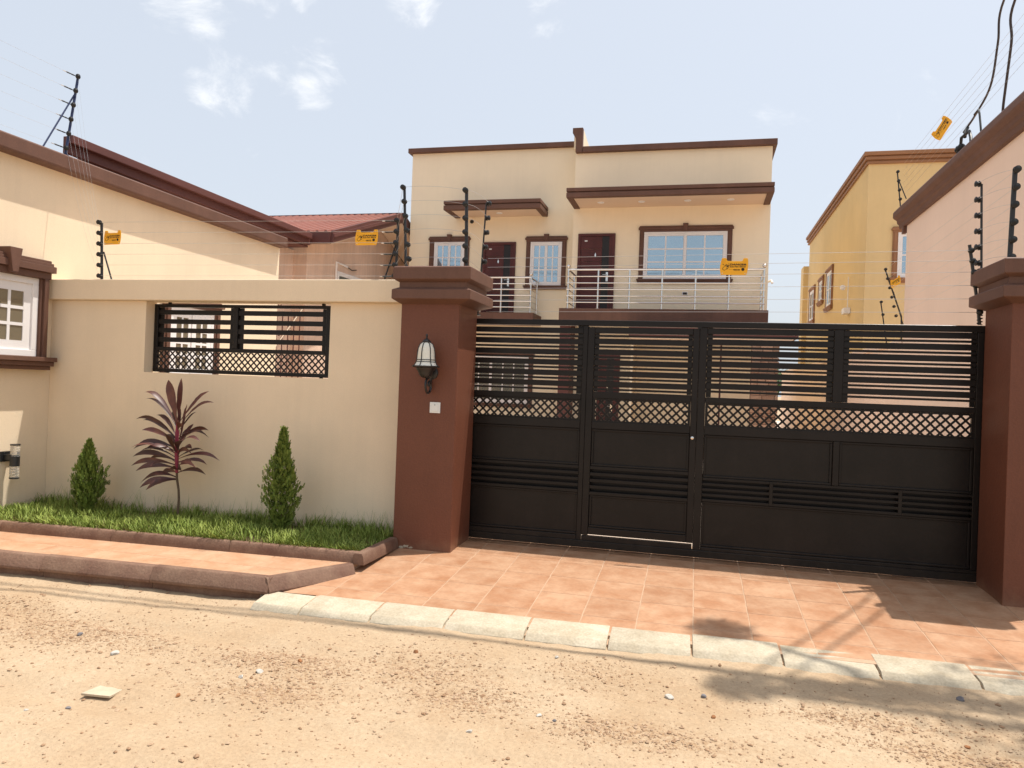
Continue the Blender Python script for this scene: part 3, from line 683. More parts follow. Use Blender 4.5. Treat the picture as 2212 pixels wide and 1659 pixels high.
def railing(parent, x0, x1, y, yb, z0, h, posts, left=True, right=True):
    r = MB(); r.tube([(x0, y, z0+h), (x1, y, z0+h)], .026, 10)
    rl = r.build('railing', STEEL, parent, smooth=True)
    for i in range(5):
        z = z0+h*(.16+.165*i)
        MB().tube([(x0-.03, y-.03, z), (x1+.03, y-.03, z)], .013, 8).build('bar', STEEL, rl, smooth=True)
    for x in posts:
        end = x in (x0, x1)
        MB().lathe([(.045, 0), (.045, .012), (.022, .016), (.022, h)], (x, y, z0), n=12).build('post', STEEL, rl, smooth=True)
        if end: MB().lathe([(.012, 0), (.012, .03), (.035, .05), (.048, .075), (.048, .09), (.035, .115), (.012, .13), (0, .132)], (x, y, z0+h), n=16).build('ball_finial', STEEL, rl, smooth=True)
    for on, x in ((left, x0), (right, x1)):
        if not on: continue
        MB().tube([(x, y, z0+h), (x, yb, z0+h)], .026, 10).build('side_rail', STEEL, rl, smooth=True)
        for i in range(5):
            z = z0+h*(.16+.165*i); MB().tube([(x, y, z), (x, yb, z)], .013, 8).build('side_bar', STEEL, rl, smooth=True)
        MB().lathe([(.022, 0), (.022, h)], (x, (y+yb)/2+.3, z0), n=12).build('post', STEEL, rl, smooth=True)
    return rl
def canopy(parent, x0, x1, y0, y1, z0, z1, lights):
    t = MB(); zz = z1-z0
    t.box(x0, x1, y0, y1, z0+zz*.62, z1); t.box(x0+.04, x1-.04, y0+.04, y1, z0+zz*.48, z0+zz*.62)
    # lower band is a rim so that the pale soffit shows inside
    b = .15
    t.box(x0, x1, y0, y0+b, z0, z0+zz*.48); t.box(x0, x0+b, y0+b, y1, z0, z0+zz*.48); t.box(x1-b, x1, y0+b, y1, z0, z0+zz*.48)
    c_ = t.build('canopy', BROWN, parent, bevel=.006)
    B(x0+b, x1-b, y0+b, y1, z0+.02, z0+zz*.47).build('soffit', SOFF, c_)
    for x in lights:
        MB().lathe([(.085, 0), (.085, .012), (.06, .018), (.055, .010), (0, .010)], (x, (y0+y1)/2+.05, z0+.021), ax=(0, 0, -1), n=18).build('downlight', WHITE, c_, smooth=True)
    return c_

# ------------------------------------------------------------------ two storey house behind the gate
H = empty('two_storey_house', (-3.3, 19.3, 0), 'cream two storey house with brown balconies and steel railings behind the gate', 'house')
B(-3.32, 1.50, 19.0, 27, 0, 7.52).build('right_wing_wall', TANH, H)
B(-8.06, -3.32, 19.6, 27, 0, 7.84).build('left_wing_wall', TANH, H)
B(-3.13, 1.60, 18.88, 27.1, 7.47, 7.62).build('roof_coping', BROWN, H, bevel=.01)
B(-8.16, -3.31, 19.48, 27.1, 7.835, 7.965).build('roof_coping', BROWN, H, bevel=.01)
MB().prism([(-3.40, 7.97), (-3.40, 8.10), (-3.135, 8.10), (-3.135, 7.47), (-3.31, 7.47), (-3.31, 7.83)], 18.87, 19.02).build('parapet_fin', BROWN, H, bevel=.008)
MB().prism([(19.02, 7.60), (19.02, 8.10), (20.2, 7.95), (21.5, 7.60)], -3.38, -3.14, 'x').build('parapet_fin_wall', TANH, H)
canopy(H, -3.31, 1.48, 17.8, 18.998, 6.04, 6.27, [-2.55, -1.55, -.45, .55])
canopy(H, -6.735, -4.12, 18.6, 19.598, 6.0, 6.245, [-5.35])
fr, fl = fY(19.0), fY(19.6)
door(H, fr, -3.17, -2.22, 3.39, 5.395); door(H, fl, -5.89, -4.97, 3.34, 5.322)
window(H, fr, -1.497, .520, 4.235, 5.415, 2, 2, 3, trim=.115, head=.15)
window(H, fl, -7.31, -6.43, 4.15, 5.345, 2, 2, 3, trim=.14, head=.15)
window(H, fl, -4.56, -3.70, 4.145, 5.32, 2, 2, 3, trim=.12, head=.15)
B(-.52, -.378, 18.985, 19, 3.835, 3.92).build('socket_box', WHITE, H, bevel=.003); B(-.50, -.40, 18.98, 18.9855, 3.85, 3.905).build('socket_cover', DOORB, H)
B(-3.385, 1.44, 17.8, 18.998, 3.06, 3.355).build('balcony_slab', BROWN, H, bevel=.008)
B(-8.0, -4.20, 18.6, 19.598, 3.06, 3.315).build('balcony_slab', BROWN, H, bevel=.008)
railing(H, -3.20, 1.33, 17.9, 19.0, 3.355, .945, [-3.20, -2.47, -1.72, -.957, -.19, .56, 1.33])
railing(H, -7.6, -4.313, 18.7, 19.6, 3.315, .915, [-7.6, -6.9, -5.95, -5.1, -4.313], left=False)
MB().lathe([(.05, 0), (.05, .05), (.03, .09), (0, .09)], (-6.18, 19.4, 5.86), ax=(0, -1, -.3), n=14).build('security_light', PLASTIC, H, smooth=True)
MB().tube([(1.50, 19.4, 4.22), (1.60, 19.3, 4.25), (1.62, 19.25, 4.18)], .03, 8).build('camera_bracket', WHITE, H, smooth=True)
# ground floor seen through the gate
window(H, fl, -6.6, -4.50, .95, 2.235, 2, 3, 3, trim=.13, head=.12, key=False, glass=GLASSD)
B(-3.42, -3.15, 18.2, 18.9, 0, 3.05).build('porch_column', FASC, H)
door(H, fr, -2.55, -1.99, .05, 2.3)
B(-1.64, -1.58, 18.0, 18.998, 0, 3.05).build('porch_screen', TANH, H)
B(-1.6, 2.0, 16.9, 18.6, 2.66, 2.93).build('carport_beam', FASC, H, bevel=.01); B(-1.58, 1.9, 16.95, 18.58, 2.60, 2.659).build('carport_soffit', SOFF, H)
# stone clad column
sc_ = B(1.08, 1.60, 16.98, 17.5, 0, 2.6).build('stone_column', FASC, H)
z = .02; rw = 0
while z < 2.55:
    hh = random.uniform(.07, .12); x = 1.06
    while x < 1.60:
        ww = min(random.uniform(.12, .26), 1.63-x)
        if ww > .05:
            B(x+.004, x+ww-.004, 16.955-random.uniform(0, .02), 16.99, z+.004, z+hh-.004).build('stone', STONE, sc_, bevel=.008, seg=1)
        x += ww
    z += hh
B(.42, .46, 17.9, 17.96, 0, 2.6).build('downpipe', DOOR, H)

# ------------------------------------------------------------------ near left house
LX = -6.51
LH = empty('left_house', (-7.5, 7.5, 0), 'cream single storey house wall with brown eaves band at the left', 'house')
B(-11, LX, 3.6, 10.5, -.2, 3.50).build('wall', TAN, LH)
MB().prism([(LX-.3, 3.455), (LX+.13, 3.455), (LX+.14, 3.475), (LX+.14, 3.60), (LX+.125, 3.615), (LX-.3, 3.70)], 3.4, 10.5, 'y').build('eaves_band', BROWN, LH, bevel=.004)
B(-10.8, LX-.29, 3.5, 10.4, 3.5, 3.66).build('roof_slab', BROWN, LH)
fl_ = fXp(LX)
# near window, sash standing open to the right
nw = window(LH, fl_, 4.55, 6.10, 1.53, 2.315, 3, 2, 3, glass=GLASSO, trim=.10, head=.19, sill=.13, frame=.065, border=.085, out=.10, key=False, mun=.03)
MB().prism([(5.70, 2.325), (5.76, 2.325), (5.80, 2.56), (5.66, 2.56)], 0, .15).build('keystone', BROWN, nw, bevel=.005, tf=fl_)
# window seen through the grille
window(LH, fl_, 8.03, 8.90, 1.35, 2.28, 2, 2, 4, glass=GLASSO, trim=.12, head=.12, sill=.1, frame=.06, border=.08, out=.08, key=False, mun=.03)
# up and down cylinder lamp
ul = empty('cylinder_wall_lamp', (-6.45, 5.80, .5), 'black and clear up-and-down cylinder lamp on the left house wall', 'lamp')
uc = (-6.40, 5.835)
B(-6.508, -6.49, 5.76, 5.91, .50, .60).build('wall_plate', BLACKM, ul, bevel=.004)
B(-6.49, -6.40, 5.79, 5.86, .52, .575).build('arm', BLACKM, ul, bevel=.004)
MB().lathe([(.043, .462), (.043, .555)], (*uc, 0), n=24).build('collar', BLACKM, ul, smooth=True)
for (a, b) in ((.345, .461), (.556, .668)):
    MB().lathe([(.041, a), (.041, b)], (*uc, 0), n=24).build('glass_tube', CLEAR, ul, smooth=True)
    for k in range(4):
        zz = a+(b-a)*(.14+.24*k); MB().lathe([(.034, zz), (.034, zz+.006)], (*uc, 0), n=20).build('reflector_fin', STEEL, ul, smooth=True)
    ze = a if a < .4 else b
    MB().lathe([(.044, ze-.006), (.044, ze+.006)], (*uc, 0), n=24).build('end_cap', BLACKM, ul, smooth=True)

# ------------------------------------------------------------------ bungalow with red sheet roof
BG = empty('red_roof_bungalow', (-10, 15, 0), 'rose coloured bungalow with ribbed red sheet roof behind the left house', 'house')
B(-16, -9.3, 9.0, 21.5, 0, 4.40).build('main_wall', ROSE, BG)
MB().prism([(15.6, 0), (22.9, 0), (22.9, 4.5), (19.25, 5.85), (15.6, 4.5)], -16, -8.96, 'x').build('gable_wall', ROSE, BG)
# main roof plane sloping up to the left, eave along x=-8.7
rs = -.12
def rplane(mb, x0, y0, y1, z0, run): mb.add([(x0, y0, z0), (x0, y1, z0), (x0-run, y1, z0+run*rs), (x0-run, y0, z0+run*rs), (x0, y0, z0-.03), (x0, y1, z0-.03), (x0-run, y1, z0+run*rs-.03), (x0-run, y0, z0+run*rs-.03)], [(0, 1, 2, 3), (7, 6, 5, 4), (0, 4, 5, 1), (1, 5, 6, 2), (2, 6, 7, 3), (3, 7, 4, 0)])
rp = MB(); rplane(rp, -8.72, 9.3, 15.3, 4.675, 2.2)
mr_ = rp.build('main_roof', ROOF, BG)
for k in range(30):
    y = 9.4+k*.195
    MB().prism([(y-.03, 0), (y+.03, 0), (y+.018, .035), (y-.018, .035)], 0, 2.2, 'x').build('roof_rib', ROOF, mr_, tf=lambda a, b, c_: (-8.72-a, b, 4.675+a*rs+c_))
B(-8.76, -8.68, 8.55, 15.25, 4.44, 4.675).build('fascia', FASC, BG, bevel=.006); B(-8.69, -8.60, 8.55, 15.2, 4.57, 4.69).build('gutter', FASC, BG, bevel=.01)
B(-9.3, -8.77, 9.0, 15.3, 4.40, 4.439).build('soffit', FASC, BG)
# wing roof facing the street, ridge along x at y=19.3, rake at x=-8.2
gs = (6.07-4.75)/(19.3-15.33)
wr = MB().prism([(15.33, 4.74), (19.3, 6.07), (23.3, 4.74), (23.3, 4.70), (19.3, 6.03), (15.33, 4.70)], -16, -8.2, 'x').build('wing_roof', ROOF, BG)
for k in range(34):
    x = -8.35-k*.215
    for (ya, yb) in ((15.33, 19.3),):
        mb = MB(); mb.prism([(x-.045, 0), (x+.045, 0), (x+.028, .055), (x-.028, .055)], 0, yb-ya)
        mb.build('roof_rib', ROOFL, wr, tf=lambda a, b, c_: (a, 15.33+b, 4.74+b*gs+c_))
B(-16, -8.2, 19.2, 19.4, 6.06, 6.10).build('ridge_cap', ROOF, BG, bevel=.01)
MB().prism([(15.30, 4.50), (15.30, 4.78), (19.3, 6.12), (23.3, 4.78), (23.3, 4.50), (19.3, 5.84)], -8.2, -8.14, 'x').build('rake_board', FASC, BG, bevel=.006)
MB().prism([(15.30, 4.62), (15.30, 4.70), (19.3, 6.03), (19.3, 5.95)], -8.14, -8.11, 'x').build('rake_batten', FASC, BG)
B(-8.9, -8.2, 15.27, 15.33, 4.49, 4.75).build('eave_board', FASC, BG, bevel=.006)
MB().prism([(15.33, 4.50), (19.3, 5.84), (23.2, 4.50), (23.2, 4.47), (19.3, 5.80), (15.33, 4.47)], -8.95, -8.2, 'x').build('rake_soffit', SOFF, BG)
window(BG, fXp(-8.96), 17.1, 18.7, 3.0, 4.15, 2, 1, 1, glass=GLASSD, trim=.0)
MB().tube([(-8.93, 17.0, 3.0), (-8.93, 17.0, 4.36), (-8.93, 17.6, 4.33)], .03, 6).build('conduit', WHITE, BG)
MB().tube([(-8.93, 17.6, 4.33), (-8.92, 17.85, 4.28), (-8.92, 18.1, 4.33)], .012, 6).build('loose_cable', PLASTIC, BG)
# ornamental iron stair screen seen through the grille
IS = empty('iron_stair_screen', (-8.2, 13.5, 0), 'rust brown wrought iron stair railing seen through the wall grille', 'railing')
for k in range(6):
    x = -8.5+k*.13; MB().tube([(x, 13.5, .0), (x, 13.5, 2.75)], .012, 6).build('bar', FASC, IS)
for zc in (.6, 1.35, 2.1, 2.7):
    MB().tube([(-8.55, 13.5, zc), (-7.8, 13.5, zc)], .014, 6).build('cross_rail', FASC, IS)
    MB().tube([(-8.3+.07*(1-t)*math.cos(t*9), 13.49, zc+.2+.07*(1-t)*math.sin(t*9)) for t in np.linspace(0, .85, 16)], .009, 6).build('scroll', FASC, IS)
MB().tube([(-8.5, 13.4, 1.8), (-7.75, 13.4, 2.8)], .02, 6).build('hand_rail', STEEL, IS)

# ------------------------------------------------------------------ pink house on the right
PH = empty('pink_house', (4.5, 9.5, 0), 'pale pink house wall with stepped brown parapet at the right edge', 'house')
B(3.0, 8, 6.9, 12.6, -.1, 4.2).build('wall', PINK, PH)
pr = [(.0, 4.11), (.05, 4.11), (.06, 4.17), (.085, 4.19), (.095, 4.24), (.14, 4.27), (.15, 4.29), (.15, 4.36), (.13, 4.39), (-.3, 4.39), (-.3, 4.11)]
MB().sweep(pr, (3.0, 12.85, 0), (3.0, 6.7, 0), nrm=(-1, 0, 0)).build('parapet', BROWN, PH, bevel=.006)
B(2.95, 3.0, 12.602, 12.70, 4.0, 4.109).build('parapet_return', BROWN, PH)
# side boundary wall behind it
SW = empty('side_boundary_wall', (3.1, 20, 0), 'low pinkish side boundary wall running back beside the yellow house', 'wall')
B(3.0, 3.15, 12.602, 30, -.1, 2.28).build('wall_face', PINK, SW); B(2.97, 3.18, 12.602, 30, 2.281, 2.36).build('coping', PINK, SW, bevel=.006)

# ------------------------------------------------------------------ yellow house
YH = empty('yellow_house', (7, 24, 0), 'mustard yellow two storey house with brown parapet behind the right wall', 'house')
B(3.66, 12, 19.0, 28.7, 0, 7.1).build('wall', YEL, YH)
yp = [(0, 6.95), (.05, 6.95), (.06, 7.0), (.03, 7.02), (.08, 7.05), (.10, 7.10), (.06, 7.12), (.12, 7.15), (.12, 7.22), (-.2, 7.22), (-.2, 6.95)]
yb = MB()
for o_, z0, z1 in ((.05, 6.94, 7.0), (.03, 7.0, 7.03), (.085, 7.03, 7.10), (.06, 7.10, 7.125), (.12, 7.125, 7.215)):
    yb.box(3.66-o_, 12, 19.0-o_, 28.9, z0, z1)
yb.build('parapet', YTRIM, YH, bevel=.008)
window(YH, fY(19.0), 4.34, 6.1, 4.27, 5.33, 2, 1, 2, trimM=YTRIM, trim=.115, head=.13, sill=.12, key=False)
for (a, b, z0, z1) in ((23.5, 24.4, 4.15, 5.2), (25.2, 25.9, 4.5, 5.15), (27.0, 28.0, 4.05, 5.1)):
    window(YH, fXm(3.66), a, b, z0, z1, 2, 1, 2, trimM=YTRIM, trim=.13, head=.14, sill=.12, key=False, glass=GLASSD)
B(3.48, 3.66, 28.72, 29.4, 0, 6.15).build('corner_pier', YEL, YH)
B(3.50, 3.655, 20.6, 20.95, 3.6, 3.75).build('wall_unit', WHITE, YH, bevel=.01)
MB().tube([(3.60, 20.7, 3.75), (3.60, 20.7, 4.55)], .012, 6).build('cable_drop', WHITE, YH)
MB().lathe([(.0, 0), (.06, .03), (.07, .09), (.0, .12)], (3.5, 20.75, 4.3), ax=(-.5, -1, -.4), n=14).build('floodlight', WHITE, YH, smooth=True)

# ------------------------------------------------------------------ electric fence
def post(base, top, n, label, wires_dir=(0, -1, 0), brace=None, M=BLACKM, r=.0135, z_lo=.08, strain=None, sp=.024, bend=None):
    base = Vector(base); top = Vector(top); d = Vector(wires_dir).normalized()
    e = empty('electric_fence_post', base, label, 'fence post', 'electric fence posts')
    pts = [base]+([Vector(bend)] if bend else [])+[top]
    MB().tube(pts, r, 8).build('pole', M, e, smooth=True)
    MB().lathe([(.03, 0), (.03, .008), (.014, .014)], base, n=10).build('foot', M, e)
    if brace: MB().tube([brace[0], brace[1]], .008, 6).build('brace', M, e, smooth=True)
    pos = []
    for i in range(n):
        p = base.lerp(top, z_lo+(1-z_lo)*i/(n-1)); q = p+d*r
        MB().lathe([(.008, 0), (sp*.75, .002), (sp, .008), (sp, .014), (sp*.6, .019), (sp*.6, .027), (sp*.95, .032), (sp*.95, .038), (sp*.45, .042), (.004, .046)], q-d*.002, ax=d, n=12).build('insulator', PLASTIC, e, smooth=True)
        pos.append(q+d*.024)
        if strain:
            s_ = Vector(strain).normalized(); a = q+s_*.025
            MB().tube([a, a+s_*.03, a+s_*.045, a+s_*.085, a+s_*.1], [.004, .008, .006, .008, .003], 8).build('strain_insulator', PLASTIC, e, smooth=True)
            MB().tube([a+s_*.1, a+s_*.125], .005, 6).build('crimp', WIRE, e)
    return pos
ORD = ['lowest', 'second lowest', 'third lowest', 'third highest', 'second highest', 'topmost']
def wire(p, q, label, group, sag=0.0, r=.0013, k=None):
    if k is not None: label = ORD[k]+' of six '+label
    p = Vector(p); q = Vector(q); pts = []
    k = 10 if sag else 2
    for i in range(k):
        t = i/(k-1); pts.append(p.lerp(q, t)-Vector((0, 0, sag*4*t*(1-t))))
    o = MB().tube(pts, r, 5).build('fence_wire', WIRE, origin=p)
    return tag(o, label, 'wire', group)
W1 = 'thin steel fence wires above the cream wall'
pa = post((-5.965, 6.36, 2.332), (-5.995, 6.36, 2.925), 6, 'short black electric fence post on the cream wall beside the left house', brace=((-5.85, 6.37, 2.332), (-5.965, 6.37, 2.63)))
pc = post((-2.74, 6.36, 2.332), (-2.735, 6.36, 2.885), 6, 'braced black electric fence post where the cream wall meets the pillar', brace=((-2.86, 6.37, 2.332), (-2.745, 6.37, 2.70)), strain=(-1, 0, 0))
for k, (a, b) in enumerate(zip(pa, pc)): wire(a, b, W1, 'wires above the cream wall', .0, k=k)
pd = post((-2.545, 6.25, 2.40), (-2.64, 6.25, 3.155), 6, 'black electric fence post bent at its foot on the lantern pillar cap', bend=(-2.60, 6.25, 2.47), r=.013, z_lo=.15)
pe = post((-1.995, 6.15, 2.40), (-2.02, 6.15, 3.085), 6, 'upright black electric fence post in the middle of the lantern pillar cap', r=.0155, z_lo=.12)
pf = post((-2.005, 6.57, 2.05), (-1.963, 6.57, 3.08), 6, 'thin black electric fence post at the gate side of the lantern pillar', wires_dir=(1, -.3, 0), r=.008, z_lo=.35)
for k in range(6):
    wire(pd[k], pe[k], 'thin wires between two posts on the lantern pillar cap', 'wires on the lantern pillar', -.02, k=k); wire(pe[k], pf[k], 'thin wires between the lantern pillar and its gate side post', 'wires on the lantern pillar', -.03, k=k)
    wire(pc[k], pd[k], 'thin wires from the braced wall post to the pillar', 'wires on the lantern pillar', .02, k=k)
# gate wires
W3 = 'thin steel fence wires stretched above the gate'
zr = [2.61, 2.53, 2.44, 2.335, 2.23, 2.125]
gp = empty('electric_fence_post', (2.05, 6.57, 2.02), 'slanted black electric fence post behind the right pillar cap', 'fence post', 'electric fence posts')
MB().tube([(2.108, 6.57, 2.03), (2.095, 6.57, 2.15), (2.018, 6.57, 2.66)], .013, 8).build('pole', BLACKM, gp, smooth=True)
for zz in zr:
    x = 2.095-(zz-2.15)*.155
    MB().lathe([(.008, 0), (.022, .004), (.022, .014), (.012, .02), (.012, .028), (.02, .034), (.005, .044)], (x, 6.56, zz), ax=(0, -1, 0), n=12).build('insulator', PLASTIC, gp, smooth=True)
for i, zz in enumerate(zr):
    wire((-1.92, 6.545, zz-.04), (2.09-(zz-2.15)*.155, 6.535, zz), W3, 'wires above the gate', .0, .0016, k=5-i)
MB().tube([(2.105+.018*math.cos(t), 6.56+.018*math.sin(t), 2.03+t*.004) for t in np.linspace(0, 30, 60)], .004, 5).build('spring', PLASTIC, gp, smooth=True)
# right pillar posts and wires along the pink house
qa = post((2.205, 6.30, 2.45), (2.222, 6.30, 3.16), 6, 'thick black electric fence post on the right pillar cap', r=.018, sp=.027)
qb = post((2.085, 6.50, 2.45), (2.065, 6.50, 3.12), 6, 'thin black electric fence post at the back corner of the right pillar cap', wires_dir=(-1, -.2, 0), r=.009)
W4 = 'thin steel fence wires running back along the pink house'
for k in range(6):
    wire(qa[k], qb[k], 'thin steel fence wires looping over the right pillar cap', 'wires on the right pillar', -.02, k=k)
ya_ = post((3.07, 13.0, 2.36), (2.80, 13.0, 3.50), 6, 'leaning black electric fence post with a yellow sign on the side boundary wall', bend=(3.06, 13.0, 2.75), brace=((3.17, 13.0, 2.36), (2.93, 13.0, 3.15)), r=.012, z_lo=.35)
post((2.99, 13.6, 2.36), (2.88, 13.6, 3.05), 4, 'small leaning black electric fence post next to the signed one', r=.010)
for k in range(6): wire(qa[k], ya_[k], W4, 'wires along the pink house', .0, k=k)
yb_ = post((2.93, 12.7, 4.35), (2.86, 12.7, 4.97), 5, 'black electric fence post at the far corner of the pink parapet', brace=((3.0, 12.7, 4.55), (2.88, 12.7, 4.85)), r=.010)
W5 = 'thin steel fence wires rising above the pink parapet'
for k in range(6):
    zz = 4.70+.1*k; wire((2.95, 12.7, zz-.1), (3.0, 7.2, zz+.16), W5, 'wires above the pink parapet', .0, .0014, k=k)
# roof post on the left house
ra = post((-6.42, 6.30, 3.62), (-6.40, 6.40, 4.46), 6, 'blue braced electric fence post on the eaves of the left house', wires_dir=(.7, -.7, 0), M=BLUEM, r=.013, brace=((-6.44, 6.05, 3.63), (-6.40, 6.36, 4.26)), strain=(-.3, -1, .1))
W6 = 'thin wires running forward from the left house eaves'; W7 = 'thin wires dropping from the eaves to the cream wall'
for k in range(6):
    wire(ra[k]-Vector((.03, .1, 0)), ra[k]+Vector((-.25, -2.2, .05)), W6, 'wires above the left eaves', r=.0008, k=k)
    wire(ra[k], pa[min(k, 5)], W7, 'wires dropping to the cream wall', .10, r=.0008, k=k)

# warning signs
def text(body, size, shear=.2, off=.0):
    cu = bpy.data.curves.new('lettering', 'FONT'); cu.body = body; cu.size = size; cu.shear = shear; cu.offset = off; cu.resolution_u = 2
    o = bpy.data.objects.new('lettering', cu); COL.objects.link(o)
    dg = bpy.context.evaluated_depsgraph_get(); me = bpy.data.meshes.new_from_object(o.evaluated_get(dg)); COL.objects.unlink(o); bpy.data.objects.remove(o)
    xs = [v.co.x for v in me.vertices]; return me, min(xs), max(xs)
def place_text(parent, body, x0, x1, z0, size, y):
    me, a, b = text(body, size, .18, size*.045)
    s = (x1-x0)/(b-a)
    for v in me.vertices: v.co = Vector((x0+(v.co.x-a)*s, y, z0+v.co.y))
    me.materials.append(INK); o = bpy.data.objects.new('lettering', me); COL.objects.link(o); o.parent = parent; ORG[o.name] = Vector((0, 0, 0))
sg = empty('warning_sign', (0, 0, 0))
Wd, Hd = .116, .072
out_ = [(-.104, -Hd), (.098, -Hd), (.108, -.05), (.114, 0), (.113, .045), (.108, .066), (.104, .07), (.075, .07), (.068, .05), (.062, .045), (-.052, .045), (-.058, .05), (-.064, .066), (-.07, .07), (-.10, .07), (-.106, .045), (-.114, 0), (-.112, -.04)]
plate = MB().prism(out_, -.002, .002).build('plate', SIGN, sg, bevel=.001, seg=1)
for x in (-.086, .084):
    f = MB(); f.box(x-.010, x-.0075, -.004, -.002, .025, .056); f.box(x+.0075, x+.010, -.004, -.002, .025, .056); f.box(x-.010, x+.010, -.004, -.002, .022, .025)
    f.build('wire_clip', SIGN, sg)
    MB().lathe([(.004, 0), (.003, .002)], (x*1.08, -.002, -.058), ax=(0, -1, 0), n=8).build('rivet', WHITE2, sg)
place_text(sg, 'DANGER', -.036, .100, .008, .022, -.0026)
place_text(sg, 'ELECTRIC FENCE', -.034, .094, -.008, .014, -.0026)
place_text(sg, 'NEMTEK', -.008, .052, -.0315, .012, -.0026)
hand = MB()
def stroke(pts, wd=.0016):
    for p, q in zip(pts[:-1], pts[1:]):
        dx, dy = q[0]-p[0], q[1]-p[1]; l = math.hypot(dx, dy) or 1; a, b = -dy/l*wd, dx/l*wd
        hand.prism([(p[0]+a, p[1]+b), (q[0]+a, q[1]+b), (q[0]-a, q[1]-b), (p[0]-a, p[1]-b)], -.0028, -.0022)
stroke([(-.072, .008), (-.095, -.022), (-.078, -.034), (-.048, -.018), (-.062, -.016), (-.052, -.004), (-.046, .010)])
for k in range(4): stroke([(-.072+.007*k, .002-.003*k), (-.062+.008*k, .016-.002*k)], .0022)
for p in (((-.092, .018), (-.082, .012)), ((-.066, .020), (-.063, .015)), ((-.048, .019), (-.04, .022)), ((-.046, -.008), (-.041, -.014))): stroke(p, .002)
stroke([(-.002, -.036), (.05, -.036)], .0008); stroke([(-.042, -.027), (-.016, -.027)], .0006)
hand.build('hand_symbol', INK, sg)
MB().lathe([(.013, 0), (.013, .0006), (0, .0006)], (.072, -.002, -.025), ax=(0, -1, 0), n=20).build('round_mark', INK, sg)
def place_sign(loc, rot, label, sc=1.0, first=[True]):
    o = sg if first[0] else copy_tree(sg); first[0] = False
    o.location = loc; o.rotation_euler = rot; o.scale = (sc,)*3
    tag(o, label, 'sign', 'yellow electric fence warning signs')
place_sign((-5.824, 6.325, 2.768), (0, R(0), R(-6)), 'yellow DANGER ELECTRIC FENCE sign beside the left post on the cream wall')
place_sign((-3.028, 6.325, 2.733), (0, 0, 0), 'yellow DANGER ELECTRIC FENCE sign on the wires left of the lantern pillar')
place_sign((.24, 6.525, 2.488), (0, R(.5), 0), 'yellow DANGER ELECTRIC FENCE sign hanging on the wires above the gate')
place_sign((2.955, 10.85, 5.015), (R(0), R(-50), R(-52)), 'orange warning sign high against the sky above the pink parapet', 1.25)
place_sign((2.90, 12.75, 3.27), (R(0), R(-18), R(-62)), 'small tilted warning sign on the leaning post in front of the yellow house', .95)
place_sign((-8.62, 12.0, 2.02), (0, 0, R(30)), 'small yellow sign seen through the wall grille', .8)

# ------------------------------------------------------------------ overhead cables
def cable(pts, r, label, name='overhead_cable'):
    P = [Vector(p) for p in pts]; C_ = []
    for i in range(len(P)-1):
        p0 = P[max(i-1, 0)]; p1 = P[i]; p2 = P[i+1]; p3 = P[min(i+2, len(P)-1)]
        for t in np.linspace(0, 1, 8, endpoint=(i == len(P)-2)):
            C_.append(.5*((2*p1)+(-p0+p2)*t+(2*p0-5*p1+4*p2-p3)*t*t+(-p0+3*p1-3*p2+p3)*t**3))
    return tag(MB().tube(C_, r, 8).build(name, CABLE, smooth=True), label, 'cable')
cable([(3.0, 10.12, 4.71), (3.0, 9.73, 4.778), (3.0, 9.272, 4.938), (3.0, 9.097, 5.335), (3.0, 8.965, 5.733), (3.12, 8.2, 6.2), (3.25, 7.2, 6.45), (2.68, 6.1, 6.5), (2.3, 5.5, 6.4)], .012, 'thick brown overhead cable clamped to the pink parapet')
cable([(3.02, 8.93, 4.50), (3.0, 8.879, 4.586), (3.0, 8.721, 5.163), (3.0, 8.664, 5.579), (3.2, 8.0, 6.3), (3.42, 7.2, 6.5), (2.88, 6.1, 6.55), (2.5, 5.5, 6.5)], .0135, 'thick brown overhead cable rising straight from the pink parapet')
cl_ = empty('cable_clamp', (2.95, 10.15, 4.60), 'black cable clamp and insulator bundle on the pink parapet', 'cable clamp')
MB().lathe([(.0, 0), (.04, .02), (.05, .06), (.036, .08), (.045, .10), (.025, .13), (0, .14)], (2.90, 10.02, 4.44), ax=(.3, -.9, .35), n=14).build('insulator', PLASTIC, cl_, smooth=True)
MB().tube([(2.93, 10.0, 4.40), (2.92, 9.92, 4.58), (2.95, 9.75, 4.60), (2.94, 9.66, 4.50), (2.93, 9.6, 4.38)], .018, 8).build('clamp', PLASTIC, cl_, smooth=True)
MB().tube([(2.95, 9.9, 4.58), (2.97, 9.95, 4.66), (3.0, 9.98, 4.72)], .02, 8).build('clamp_jaw', PLASTIC, cl_, smooth=True)
MB().tube([(2.97, 9.66, 4.76), (2.96, 9.5, 4.76), (2.94, 9.4, 4.68), (2.92, 9.3, 4.55), (2.92, 9.25, 4.38)], .012, 6).build('tail', PLASTIC, cl_, smooth=True)
cable([(-14, 5.9, 7.2), (-8, 5.50, 6.75), (-4, 5.40, 6.5), (-1, 5.50, 6.45), (2.2, 5.45, 6.0), (6, 5.6, 6.6)], .018, 'long overhead cable running along the street')
cable([(-14, 6.0, 7.4), (-8, 5.62, 6.95), (-4, 5.55, 6.7), (-1, 5.60, 6.6), (2.3, 5.45, 6.2), (6, 5.7, 6.8)], .014, 'second overhead cable running along the street')
